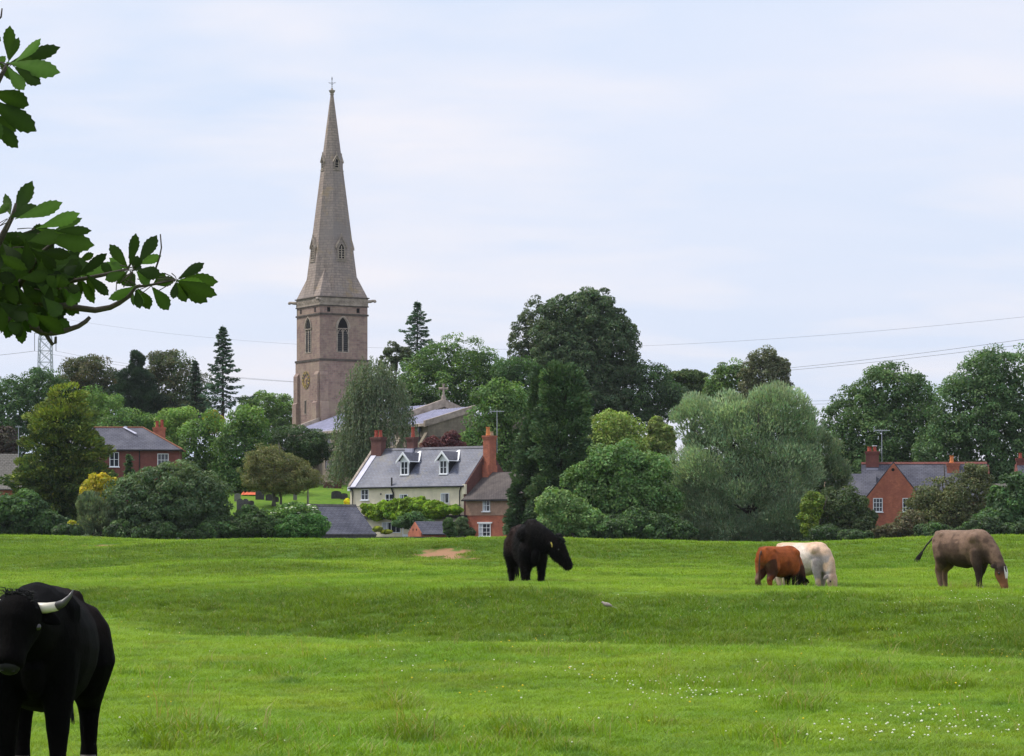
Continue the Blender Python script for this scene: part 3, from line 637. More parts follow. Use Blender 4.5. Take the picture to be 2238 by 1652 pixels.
# brick wing on the right of the cottage (part of the same building)
X0, X1, ZE2, ZR2 = L + .85, 22.5, 6.9, 9.45
mb = MB(); mb.prism([(-.35, GZ - .6), (-.35, ZE2 - .1), (3.3, ZR2 - .25), (7, ZE2 - .1), (7, GZ - .6)], X0 - .55, X1, YX); wing = mb.build('brick_wing', M['brick'], CT)
MB().box((X0 - .55, -.39, 5.05), (X1, -.36, ZE2 - .12)).build('rebuilt_brick', M['buff_brick'], wing)
pitched(CT, 'wing_roof', X0 - .8, X1 + .2, [(-.75, ZE2 - .25), (.4, ZE2 + .45), (3.3, ZR2), (7.2, ZE2 - .1)], 'brown_tile')
MB().box((X0 - .8, -.85, ZE2 - .42), (X1 + .2, -.72, ZE2 - .28)).build('gutter', M['black'], wing)
wf = fr_at((0, -.4, 0), (1, 0, 0), (0, -1, 0))
window(CT, wf, 18.35, 5.45, .92, 1.15, 0, 2, 2, True, curt=True)
window(CT, fr_at((0, -.36, 0), (1, 0, 0), (0, -1, 0)), 18.1, 2.95, 1.5, 1.3, 0, 3, 3, True, lintel=True, curt=True)
MB().tube([(21.2, -.45, 6.25), (21.2, -.7, 6.2)], .1, 8).build('lamp', M['white'], wing)
# aerial on the cottage chimney
def aerial(x, y, z0, z1, k, label, rz=0, elems=6):
    t = empty('tv_aerial', (x, y, z0), rz, label=label, cat='aerial')
    MB().tube([(0, 0, -1.2), (0, 0, z1 - z0)], .035, 6).build('mast', M['galv'], t)
    mb = MB(); h = z1 - z0; mb.tube([(-.6 * k, 0, h - .05), (.6 * k, 0, h - .05)], .03, 5)
    for i in range(elems): x_ = -.5 * k + i * k / elems; mb.tube([(x_, -.25 * k, h - .02), (x_, .25 * k, h - .02)], .018, 4); mb.tube([(x_, 0, h - .16), (x_, 0, h + .12)], .016, 4)
    if k > 1:
        for q in (-.1, .12, .3): mb.tube([(-.62 * k, 0, h - .05 + q), (-.5 * k, .1, h + q * 1.3)], .03, 4)
    mb.build('antenna', M['galv'], t); return t
cw = CT.matrix_basis if False else (Matrix.Translation(CT.location) @ Matrix.Rotation(R(-38), 4, 'Z'))
q = cw @ Vector((L + .75, 4.05, 0)); aerial(q.x, q.y, 12.6, E + (HY - 898) / F * q.y, 1.2, 'thin pole aerial beside the orange pot of the cottage chimney', R(10), 4)
# slate roofed outbuilding below the cottage
o0 = P(708, HY, 283); OB = empty('outbuilding', (o0.x, o0.y, 0), R(35), label='low dark slate roofed outbuilding in front of the cottage', cat='outbuilding')
LO, ZE3, ZR3, hd = 5.8, 3.28, 6.05, 3.6
mb = MB(); mb.prism([(0, 1.0), (0, ZE3 - .1), (hd, ZR3 - .2), (2 * hd, ZE3 - .1), (2 * hd, 1)], 0.1, LO - .1, YX); mb.build('wall', M['dark_stone'], OB)
pitched(OB, 'roof', -.1, LO + .1, [(-.25, ZE3 - .1), (hd, ZR3), (2 * hd + .25, ZE3 - .1)], 'dark_slate'); ridge_tiles(OB, -.1, LO + .1, hd, ZR3 + .02, 'dark_stone')
MB().box((-.1, -.34, ZE3 - .22), (LO + .1, -.24, ZE3 - .12)).build('gutter', M['black'], OB)
# little brick store
o0 = P(886, HY, 277); BS = empty('brick_store', (o0.x, o0.y, 0), R(0), label='small red brick store with slate roof and two holes in its gable', cat='outbuilding')
ang = R(27); BS.rotation_euler = (0, 0, ang)
W2, L2 = 2.9, 2.9
# gable faces left and towards the viewer: cross-section runs along local y, ridge along local x
BS.location = P(920, HY, 275); BS.location.z = 0
zE, zR = 3.25, 4.35
mb = MB(); mb.prism([(0, 1.0), (0, zE), (1.45, zR - .06), (W2, zE), (W2, 1.0)], 0, L2, YX); mb.build('wall', M['brick'], BS)
pitched(BS, 'roof', .08, L2 + .15, [(-.2, zE - .1), (1.45, zR), (W2 + .2, zE - .1)], 'dark_slate', .09)
for y in (1.0, 1.75): MB().tube([(.03, y, 3.55), (-.012, y, 3.55)], .11, 8).build('vent_hole', M['void'], BS)
# garden wall at the foot of the cottage garden
GW = MB(); pts = [P(700, HY, 276), P(820, HY, 273.5), P(930, HY, 272), P(1012, HY, 274)]
for a, b in zip(pts[:-1], pts[1:]):
    u = (b - a).normalized(); n = Vector((u.y, -u.x, 0)); h = 3.0 if a.x < pts[1].x else 2.75
    f = fr_at((a.x, a.y, 0), (u.x, u.y, 0), (n.x, n.y, 0)); l = (b - a).length
    GW.box((0, -.2, 1.0), (l, .2, h), f); GW.box((-.01, -.26, h), (l + .01, .26, h + .12), f)
gw = GW.build('garden_wall', M['dark_stone']); tag(gw, 'dark stone wall along the foot of the cottage garden', 'wall', kind='thing')
# hipped red brick house on the left
o0 = P(394, HY, 330); HE = empty('brick_house', (o0.x, o0.y, 0), R(4), label='red brick house with hipped slate roof behind the golden conifer', cat='house')
LH, DH, ZE4, ZR4 = 14.5, 7.6, 13.0, 15.65
MB().box((-LH, 0, 4), (-.15, DH, ZE4)).build('wall', M['dull_brick'], HE)
mb = MB(); mb.add([(-LH - .4, -.4, ZE4), (.25, -.4, ZE4), (.25, DH + .4, ZE4), (-LH - .4, DH + .4, ZE4), (-LH + 3.4, DH / 2, ZR4), (-4.4, DH / 2, ZR4)], [(0, 1, 5, 4), (1, 2, 5), (2, 3, 4, 5), (3, 0, 4), (0, 3, 2, 1)]); rf = mb.build('roof', M['dark_slate'], HE)
mb = MB(); mb.tube([(-LH + 3.4, DH / 2, ZR4 + .03), (-4.4, DH / 2, ZR4 + .03), (.25, -.4, ZE4 + .05)], .085, 6); mb.tube([(-4.4, DH / 2, ZR4 + .03), (.25, DH + .4, ZE4 + .05)], .085, 6); mb.build('ridge', M['ridge_clay'], rf)
MB().box((-LH - .4, -.46, ZE4 - .14), (.3, -.34, ZE4 - .02)).build('gutter', M['black'], HE)
mb = MB(); mb.tube([(-6.4, DH / 2 - .1, ZR4 - .05), (-6.4, DH / 2 - .05, ZR4 + .12)], .2, 6); mb.add([(-6.75, 3.55, 15.7), (-6.45, 3.55, 15.7), (-5.0, 2.2, 14.95), (-5.25, 2.1, 14.9)], [(0, 1, 2, 3)]); mb.build('lead_flashing', M['lead'], HE)
chimney(HE, -2.65, 5.6, 13.6, 15.75, 1.35, .8, 'brick', [(-.25, 0, .2, .75, 'pot_red'), (.3, 0, .2, .9, 'pot_red')])
window(HE, FRONT, -7.45, 11.05, 1.05, 1.65, 0, 2, 2, True); window(HE, FRONT, -1.95, 11.1, 1.25, 1.45, 0, 3, 2, True)
window(HE, FRONT, -7.3, 7.9, 1.1, 1.4, 0, 2, 2, True)
MB().tube([(-4.6, -.08, ZE4 - .1), (-4.6, -.08, 8)], .05, 6).build('downpipe', M['black'], HE)
# stone slated cottage at the very edge
o0 = P(48, HY, 318); HF = empty('stone_slated_house', (o0.x, o0.y, 0), R(14), label='stone slated house whose lower roof shows behind the golden conifer', cat='house')
mb = MB(); mb.box((-9, 0, 3), (-.2, 6, 8.2)); mb.prism([(2.5, 8.2), (5.2, 12.0), (8, 8.2)], -8.8, -.3, YX); mb.build('wall', M['brick'], HF)
pitched(HF, 'roof', -9.2, .1, [(-.4, 8.3), (2.5, 9.9)], 'stone_slate'); pitched(HF, 'upper_roof', -9, 0, [(2.3, 9.3), (5.2, 12.3), (8.3, 8.4)], 'stone_slate')
aerial(P(27, HY, 318).x, 322, 11.0, E + (HY - 932) / F * 322, .6, 'slim white pole aerial left of the golden conifer', 0, 3)
# red brick house on the right: gabled wing, long ridge, lower left wing
o0 = P(1893, HY, 300); HG = empty('brick_cottage', (o0.x, o0.y, 0), R(-6), label='bright red brick gabled house with slate roofs among the hedge bushes', cat='house')
gw_, za, zb = 5.6, 6.95, 10.65
XZ = lambda a, c, b: Vector((a, c, b))
mb = MB(); mb.prism([(0, 1.5), (gw_, 1.5), (gw_, za), (gw_ / 2, zb - .05), (0, za)], 0, 6, XZ); mb.build('gable_wall', M['brick'], HG)
def pitched_y(par, name, y0, y1, prof, m, th=.12):
    mb = MB(); k = len(prof); poly = list(prof) + [(x, z - th) for x, z in reversed(prof)]; n = 2 * k
    vs = [(a, y, b) for y in (y0, y1) for a, b in poly]; fs = [(i, i + n, (i + 1) % n + n, (i + 1) % n) for i in range(n)]
    for e in (0, n): fs += [(e + i, e + i + 1, e + n - 2 - i, e + n - 1 - i) for i in range(k - 1)]
    return mb.add(vs, fs).build(name, M[m], par)
pitched_y(HG, 'gable_roof', .05, 6.4, [(-.22, za - .08), (gw_ / 2, zb + .1), (gw_ + .22, za - .08)], 'dark_slate')
MB().tube([(gw_ / 2 - .05, -.015, zb - .75), (gw_ / 2 - .05, .02, zb - .75)], .17, 10).build('round_vent', M['void'], HG)
mb = MB(); mb.prism([(2.6, 1.5), (2.6, za), (6.3, zb - .05), (10, za), (10, 1.5)], .1, 12.9, YX); mb.build('wall', M['dull_brick'], HG)
pitched(HG, 'main_roof', -.4, 12.7, [(2.3, za - .15), (6.3, zb + .12), (10.3, za - .15)], 'dark_slate'); ridge_tiles(HG, -.4, 12.7, 6.3, zb + .14, 'dull_brick')
mb = MB(); mb.prism([(1.0, 1.5), (1.0, 6.75), (4.6, 9.45), (8, 6.75), (8, 1.5)], -4.3, .05, YX); mb.build('left_wing_wall', M['buff_brick'], HG)
pitched(HG, 'left_wing_roof', -4.2, 1.1, [(.7, 6.55), (4.6, 9.62), (8.3, 6.6)], 'dark_slate')
chimney(HG, .75, 6.3, 9.2, 12.0, 1.35, .9, 'dull_brick', [(-.3, 0, .24, .5, 'pot_red'), (.25, 0, .2, .55, 'pot_red')])
MB().tube([(1.0, 6.3, 12.55), (1.0, 6.3, 12.62)], .26, 10).build('chimney_cap', M['white'], HG)
MB().box((.15, 5.6, 9.65), (1.35, 5.85, 10.2)).build('chimney_flashing', M['lead'], HG)
chimney(HG, 9.15, 5.6, 9.2, 10.75, 1.25, .8, 'brick', [(-.15, 0, .22, .75, 'pot_orange')])
window(HG, FRONT, 1.2, 5.55, .98, 1.42, 0, 3, 3, True); window(HG, FRONT, 4.4, 5.55, 1.35, 1.42, 0, 4, 3, True)
mb = MB(); mb.box((12.6, 2, 1.5), (16, 8, 6.5)); mb.prism([(1.7, 6.5), (5, 8.4), (8.3, 6.5)], 12.6, 16, YX); mb.build('right_wing_wall', M['old_brick'], HG)
pitched(HG, 'right_wing_roof', 12.8, 16.2, [(1.4, 6.3), (5, 8.55), (8.4, 6.4)], 'stone_slate')
hw = Matrix.Translation(HG.location) @ Matrix.Rotation(R(-6), 4, 'Z'); q = hw @ Vector((1.75, 6.5, 0))
aerial(q.x, q.y, 10.9, E + (HY - 940) / F * q.y, 1.45, 'tall aerial with many prongs beside the capped brick chimney', R(4), 7)
# chimney end of one more house among the trees at the right
o0 = P(2236, HY, 332); HH = empty('hidden_house', (o0.x, o0.y, 0), R(-4), label='brick house barely showing between the trees at the far right', cat='house')
mb = MB(); mb.box((-.6, 0, 4), (8, 6, 9)); mb.prism([(0, 9), (3, 11.5), (6, 9)], -.6, 8, YX); mb.build('wall', M['dull_brick'], HH)
pitched(HH, 'roof', -.4, 8.2, [(-.3, 8.9), (3, 11.7), (6.3, 8.9)], 'dark_slate'); chimney(HH, 0, 3, 9, 12.2, .9, .8, 'dull_brick', [(0, 0, .2, .6, 'pot_red')])
# ruined brick wall and churchyard things
f_o = P(706, HY, 347); mb = MB(); mb.box((0, 0, 8), (2.2, .35, 9.7)); mb.box((1.3, .002, 9.7), (2.2, .352, 10.4)); o = mb.build('boundary_wall', M['old_brick']); o.location = (f_o.x, f_o.y, 0); o.rotation_euler = (0, 0, R(-12)); tag(o, 'short old brick wall below the weeping birch', 'wall', kind='thing')
def grave(px, py, w_, h, m, label, cat='gravestone', rz=0.0, lean=0.0, d=None):
    for d_ in np.arange(306, 360, .25):
        x = (px - CX) / F * d_
        if HY - (gz(x, d_) - E) * F / d_ <= py: break
    k = d_ / F; x = (px - CX) * k; W, Hh = w_ * k, h * k
    arch = [(-W / 2, -.3), (-W / 2, Hh * .72)] + [(W / 2 * math.cos(a), Hh * .72 + Hh * .28 * math.sin(a)) for a in np.linspace(math.pi * .86, math.pi * .14, 6)] + [(W / 2, Hh * .72), (W / 2, -.3)]
    o = MB().prism(arch, -.09, .09, XZ).build(cat, M[m]); o.location = (x, d_, gz(x, d_)); o.rotation_euler = (lean, 0, rz)
    return tag(o, label, cat, 'gravestones in the churchyard')
grave(519, 1096, 14, 18, 'pale_grave', 'grey upright gravestone behind the dark leaning pair')
grave(525, 1117, 15, 27, 'grave', 'tall dark gravestone, nearer of the close pair', lean=R(-4), rz=R(14))
grave(537, 1114, 13, 24, 'grave', 'dark gravestone half hidden behind its tall neighbour', rz=R(-15))
grave(549, 1106, 12, 12, 'grave', 'small dark squat gravestone right of the close pair', rz=R(20))
grave(568, 1092, 19, 22, 'grave', 'broad dark gravestone beside the orange sheet')
grave(589, 1094, 17, 14, 'grave', 'dark gravestone under the brownish hawthorn')
grave(603, 1097, 13, 12, 'grave', 'gravestone close to the hawthorn trunk', rz=R(10))
grave(487, 1128, 19, 19, 'pale_grave', 'grey gravestone at the edge of the big round bush', rz=R(-12))
grave(645, 1093, 8, 15, 'pale_grave', 'thin pale gravestone behind the flowering elder')
grave(735, 1090, 22, 17, 'grave', 'wide dark headstone near the corner of the cottage')
grave(752, 1091, 16, 13, 'grave', 'lower dark headstone close to the cottage wall')
sh = P(544, 1082, 339); z0 = gz(sh.x, 339); mb = MB(); nx = 9
top = [(-.86 + i * .215, .0, .04 + .22 * abs(math.sin(i * 1.7))) for i in range(nx)]
mb.add([(x, -.5, .03) for x, _, _ in top] + [(x, .1, z + .16) for x, _, z in top] + [(x, .5, .05) for x, _, _ in top], [(i, i + 1, i + nx + 1, i + nx) for i in range(nx - 1)] + [(i + nx, i + nx + 1, i + 2 * nx + 1, i + 2 * nx) for i in range(nx - 1)])
o = mb.build('orange_sheet', M['orange']); o.location = (sh.x, 339, z0 + .02); tag(o, 'bright orange sheet lying on the churchyard grass', 'sheet')
lp = P(673, 1100, 330); z0 = gz(lp.x, 330); zt = E + (HY - 1042) / F * 330
t = empty('lamp_post', (lp.x, 330, z0), 0, label='slim grey lamp post with a flat head beside the hawthorn', cat='lamp post')
MB().tube([(0, 0, -.2), (0, 0, 1.0), (0, 0, 1.1), (0, 0, zt - z0)], [.12, .12, .085, .07], 8).build('post', M['wood'], t); mb = MB(); mb.tube([(0, 0, zt - z0 - .05), (0, 0, zt - z0 + .05), (0, 0, zt - z0 + .22)], [.1, .32, .2], 10); mb.build('lantern', M['galv'], t)
# pylon and its cables
PD = 950; kp = PD / F; pz = gz(-150, PD)
px0 = P(99, HY, PD); t = empty('pylon', (px0.x, PD, pz), 0, label='grey lattice electricity pylon beyond the left hand trees', cat='pylon')
zt = E + (HY - 690) / F * PD - pz; zw = E + (HY - 767) / F * PD - pz; zarm = E + (HY - 728) / F * PD - pz
lv = [(0, 4.6), (zt * .30, 3.0), (zt * .58, 2.25), (zarm - 2, 1.9), (zarm + 1, 1.35), (zt - 2, .5), (zt, .1)]
LV = []
for (za_, wa), (zb_, wb) in zip(lv[:-1], lv[1:]):
    n = max(1, int((zb_ - za_) / (wa * 1.4)))
    for i in range(n): LV.append((za_ + (zb_ - za_) * i / n, wa + (wb - wa) * i / n))
LV.append(lv[-1]); mb = MB(); crn = ((-1, -1), (1, -1), (1, 1), (-1, 1))
for (za_, wa), (zb_, wb) in zip(LV[:-1], LV[1:]):
    for i in range(4):
        a, b = crn[i], crn[(i + 1) % 4]
        mb.tube([(a[0] * wa, a[1] * wa, za_), (a[0] * wb, a[1] * wb, zb_)], .16, 4); mb.tube([(a[0] * wa, a[1] * wa, za_), (b[0] * wb, b[1] * wb, zb_)], .09, 4); mb.tube([(b[0] * wa, b[1] * wa, za_), (a[0] * wb, a[1] * wb, zb_)], .09, 4)
        mb.tube([(a[0] * wa, a[1] * wa, za_), (b[0] * wa, b[1] * wa, za_)], .09, 4)
mb.build('lattice_tower', M['galv'], t); mb = MB()
for s in (-1, 1):
    for y in (-.9, .9): mb.tube([(s * 1.5, y, zarm), (s * 3.6, 0, zarm)], .12, 4); mb.tube([(s * 1.3, y, zarm + 1.6), (s * 3.6, 0, zarm)], .1, 4)
mb.build('crossarm', M['galv'], t)
for s in (-1, 1):
    MB().tube([(s * 3.5, 0, zarm), (s * 3.5, 0, zw + .5), (s * 3.5, 0, zw)], [.1, .1, .1], 6).build('insulator', M['iron'], t)
def cable(a, b, sag, r, label):
    n = 40; pts = [a.lerp(b, i / n) - Vector((0, 0, sag * 4 * (i / n) * (1 - i / n))) for i in range(n + 1)]
    o = MB().tube(pts, r, 5).build('power_cable', M['iron']); tag(o, label, 'cable', 'cables strung from the pylon'); return o
A1 = Vector((px0.x + 3.5, PD, pz + zw)); A2 = Vector((px0.x - 3.5, PD, pz + zw)); A3 = Vector((px0.x, PD, pz + zt))
B1 = P(2420, 714, 560); B2 = P(2420, 728, 570); B3 = P(2420, 672, 565)
cable(A1, B1, 11.5, .036, 'upper of the two close cables over the village trees'); cable(A2, B2, 11, .036, 'lower of the two close cables over the village trees'); cable(A3, B3, 9.5, .024, 'faint topmost cable high behind the spire')
cable(P(-200, 790, 1000), A2, .5, .06, 'cable running left from the pylon behind the branch')
cable(P(1500, 862, 760), P(2420, 795, 560), 4, .036, 'upper of the pair of low cables dipping behind the willow'); cable(P(1500, 870, 770), P(2420, 801, 565), 4, .036, 'lower of the pair of low cables dipping behind the willow')
# ------------------------------------------------------------------ trees, bushes and hedges
def leaf_quads(rng, pos, nrm, ln, wd, axis=None):
    n = len(pos); r = rng.normal(size=(n, 3))
    if axis is None: axis = np.cross(nrm, r)
    else: axis = axis + .35 * r
    axis = nrmz(axis); side = nrmz(np.cross(nrm, axis)); ln = ln[:, None] * .5; wd = wd[:, None] * .5
    up_ = nrmz(np.cross(axis, side)) * wd * .35
    return np.stack([pos - axis * ln, pos + side * wd + up_ - axis * ln * .1, pos + axis * ln, pos - side * wd + up_ - axis * ln * .1], 1).reshape(-1, 3)
def unit(rng, n): return nrmz(rng.normal(size=(n, 3)))
def tcol(rng, n, base, cl, var=.22, alt=None, altf=None):
    c = np.tile(np.array(base), (n, 1))
    if alt is not None: c = c * (1 - altf[:, None]) + np.array(alt) * altf[:, None]
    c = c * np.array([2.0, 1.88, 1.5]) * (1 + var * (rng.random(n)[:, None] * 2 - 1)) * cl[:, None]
    c[:, 0] *= 1 + .12 * rng.normal(size=n); return np.clip(c, .002, .9)
def crown(rng, lobes, d, col, leaf=.31, asp=.62, cr=1.2, nl=100, dep=.8, mode='broad', alt=None, fill=.85, stretch=1.0, ragged=.2, dj=None, tops=None, cover=1.0):
    """leaves in clumps spread over overlapping lobes: (centre x, centre y, half width, half height) as seen, metres in depth"""
    k = mpp(d); LC = []
    for i, l in enumerate(lobes):
        cx, cy, rx, ry = l[:4]; dd = d + (l[4] if len(l) > 4 else (0 if dj is None else rng.uniform(-dj, dj)))
        kk = mpp(dd); p = P(cx, cy, dd); LC.append((np.array(p), np.array([rx * kk, max(rx * kk * dep, .5), ry * kk])))
    ZLO = min(c[2] - r[2] for c, r in LC); ZHI = max(c[2] + r[2] for c, r in LC)
    pos, nrm, ax, shade, size, alts = [], [], [], [], [], []
    for i, (c, r) in enumerate(LC):
        area = 4 * math.pi * ((r[0] * r[2]) ** 1.6 / 3 + (r[0] * r[1]) ** 1.6 / 3 + (r[1] * r[2]) ** 1.6 / 3) ** (1 / 1.6)
        crl = min(cr, min(r) * .6)
        n = int(cover * 1.25 * area / (crl * crl * 1.6)) + 6
        u = unit(rng, n * 2); keep = (u[:, 1] < .35) | (rng.random(n * 2) < .5); u = u[keep][:n]
        rad = 1 - .32 * rng.random(len(u)) ** 1.5 + ragged * rng.normal(size=len(u)) * .6
        far_ = rng.random(len(u)) < .09; rad = np.where(far_, 1.06 + .16 * rng.random(len(u)), rad)
        cc = c + u * r * rad[:, None] * (1 - .45 * crl / r)
        ok = np.ones(len(cc), bool)
        for j, (c2, r2) in enumerate(LC):
            if j != i: ok &= (((cc - c2) / r2) ** 2).sum(1) > .52
        cc, uu = cc[ok], u[ok]
        if not len(cc): continue
        nc = len(cc); rc = crl * (.6 + .75 * rng.random(nc)); tint = .68 + .64 * rng.random(nc); al = np.clip(rng.normal(.35, .3, nc), 0, 1)
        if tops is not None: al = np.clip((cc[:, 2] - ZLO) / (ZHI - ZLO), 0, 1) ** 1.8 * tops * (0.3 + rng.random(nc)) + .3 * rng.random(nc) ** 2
        m = int(nl * (.75 + .5 * rng.random()))
        idx = np.repeat(np.arange(nc), m); v = unit(rng, len(idx)); v[:, 2] += .25; v = nrmz(v)
        ou = nrmz(uu / r)[idx]; s = (v * ou).sum(1); flip = s < -.35; v[flip] = -v[flip]
        rr = rc[idx] * (.55 + .5 * rng.random(len(idx)) ** .6)
        st = np.array([1, 1, .72 * stretch]); p = cc[idx] + v * rr[:, None] * st
        nn = nrmz(v * .75 + np.array([0, 0, .35]) + .55 * rng.normal(size=p.shape))
        pos.append(p); nrm.append(nn); shade.append(tint[idx]); size.append(.7 + .6 * rng.random(len(idx))); alts.append(np.clip(al[idx] + .15 * rng.normal(size=len(idx)), 0, 1))
        if mode == 'up': a = v * .6 + np.array([0, 0, 1.0]) + ou * .5
        elif mode == 'droop': a = ou * .7 + np.array([0, 0, -1.0])
        elif mode == 'spray': a = ou * 1.0 + np.array([0, 0, .25]) + v * .3
        else: a = rng.normal(size=p.shape)
        ax.append(a)
        # sparse inner foliage that closes the crown without filling its edge
        ni = int(fill * area * 2.0); ui = unit(rng, ni); pi_ = c + ui * r * (.25 + .5 * rng.random(ni))[:, None]
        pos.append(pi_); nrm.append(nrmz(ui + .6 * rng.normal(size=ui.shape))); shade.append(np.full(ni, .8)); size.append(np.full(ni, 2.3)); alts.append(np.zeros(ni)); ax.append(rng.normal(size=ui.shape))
    pos = np.concatenate(pos); nrm = np.concatenate(nrm); shade = np.concatenate(shade); size = np.concatenate(size); alts = np.concatenate(alts); ax = np.concatenate(ax)
    z0 = zg(pos[:, 0], pos[:, 1]); ok = pos[:, 2] > z0 + .02
    pos, nrm, shade, size, alts, ax = (q[ok] for q in (pos, nrm, shade, size, alts, ax))
    V = leaf_quads(rng, pos, nrm, leaf * size, leaf * asp * size, None if mode == 'broad' else ax)
    return V, np.repeat(tcol(rng, len(pos), col, shade, alt=alt, altf=alts), 4, 0), LC
def trunk_mesh(rng, LC, tx, d, parent, m='bark', r0=None, multi=1, name='trunk'):
    base = np.array([(tx - CX) / F * d, d, 0]); base[2] = gz(base[0], d) - .3
    top = max(c[2] + r[2] * .15 for c, r in LC); mid = sorted(LC, key=lambda q: -q[1][0] * q[1][2])[0][0]
    h = top - base[2]; r0 = r0 or max(.12, h * .022); mb = MB()
    for s in range(multi):
        off = np.array([rng.normal() * .4, rng.normal() * .4, 0]) * (multi > 1)
        tip = np.array([mid[0] * .8 + base[0] * .2, d, top]) + (rng.normal(size=3) * h * .12) * (multi > 1)
        pts = [base + off]; n = 6
        for i in range(1, n + 1):
            f = i / n; pts.append((base + off) * (1 - f) + tip * f + np.array([rng.normal(), rng.normal(), 0]) * h * .015)
        mb.tube(pts, [r0 * 1.25] + [r0 * (1 - .9 * i / n) + .02 for i in range(1, n + 1)], 8)
        for c, r in LC:
            for q in range(3 if multi == 1 else 2):
                f = rng.uniform(.22, .6); st = (base + off) * (1 - f) + tip * f
                en = c + unit(rng, 1)[0] * r * .75
                if en[2] < st[2] - 1: continue
                mdl = (st + en) / 2 + np.array([0, 0, .12 * np.linalg.norm(en - st)]); rr = r0 * (1 - f) * .55
                mb.tube([st, st * .6 + mdl * .4, mdl, en], [rr, rr * .8, rr * .55, .03], 6)
    return mb.build(name, M[m], parent, True)
SEED = [100]
def plant(name, label, cat, d, lobes, col, tx=None, group=None, leafm='leaf', trunk=True, bark='bark', multi=1, r0=None, **kw):
    SEED[0] += 1; rng = np.random.default_rng(SEED[0])
    tx = tx if tx is not None else np.average([l[0] for l in lobes], weights=[l[2] * l[3] for l in lobes])
    x = (tx - CX) / F * d; base = np.array([x, d, gz(x, d)])
    V, C, LC = crown(rng, lobes, d, col, **kw)
    t = empty(name, tuple(base), 0, label=label, cat=cat, group=group)
    np_mesh('crown' if trunk else 'foliage', V - base, 4, M[leafm], t, C)
    if trunk:
        o = trunk_mesh(rng, LC, tx, d, t, bark, r0, multi, 'trunk' if cat == 'tree' else 'stem'); o.matrix_parent_inverse = Matrix.Translation(-Vector(base))
    return t, LC
DK, MID, LT = (.032, .068, .030), (.050, .100, .034), (.095, .165, .042)
G1, G2 = 'trees on the hill behind the village', 'trees standing between the houses'
BUSH = 'bushes along the field edge'
T = lambda *a, **k: plant(*a, **k)
# far rank, left of the spire
T('broadleaf_tree', 'dark round tree at the far left edge below the pylon', 'tree', 425, [(20, 905, 75, 75), (85, 855, 58, 48), (5, 975, 60, 70), (110, 920, 50, 60)], DK, group=G1, alt=MID)
T('broadleaf_tree', 'broad reddish tinged tree right of the pylon', 'tree', 475, [(195, 818, 55, 40), (150, 858, 45, 45), (240, 845, 32, 42), (185, 870, 60, 45)], (.04, .062, .030), group=G1, alt=(.07, .06, .03))
T('broadleaf_tree', 'light green tree showing just right of the golden conifer', 'tree', 405, [(215, 895, 50, 42), (180, 915, 40, 50), (240, 930, 40, 35)], LT, group=G1, alt=MID)
T('pine_tree', 'dark pine with a pointed tip left of the rounded hill trees', 'tree', 462, [(298, 792, 16, 22), (290, 822, 30, 22), (312, 838, 28, 22), (285, 860, 42, 28), (310, 888, 52, 38)], (.022, .042, .026), group=G1, leafm='needle', leaf=.4, asp=.3, mode='spray', ragged=.3, cr=.8)
T('broadleaf_tree', 'brownish green rounded tree next to the tall fir on the hill', 'tree', 466, [(370, 805, 44, 40), (400, 858, 58, 55), (340, 868, 48, 55), (385, 905, 70, 45)], (.042, .066, .036), group=G1, alt=(.075, .07, .04))
T('broadleaf_tree', 'low feathery pale trees between the fir and the tower', 'tree', 455, [(585, 892, 45, 34), (555, 910, 35, 34), (620, 915, 38, 45), (535, 915, 22, 45)], (.075, .125, .055), group=G1, alt=LT, leaf=.28, cr=.8, ragged=.25)
T('broadleaf_tree', 'bushy tree above the ridge of the hipped brick house', 'tree', 402, [(290, 925, 48, 34), (335, 935, 30, 30), (250, 935, 36, 30)], MID, group=G1, alt=LT)
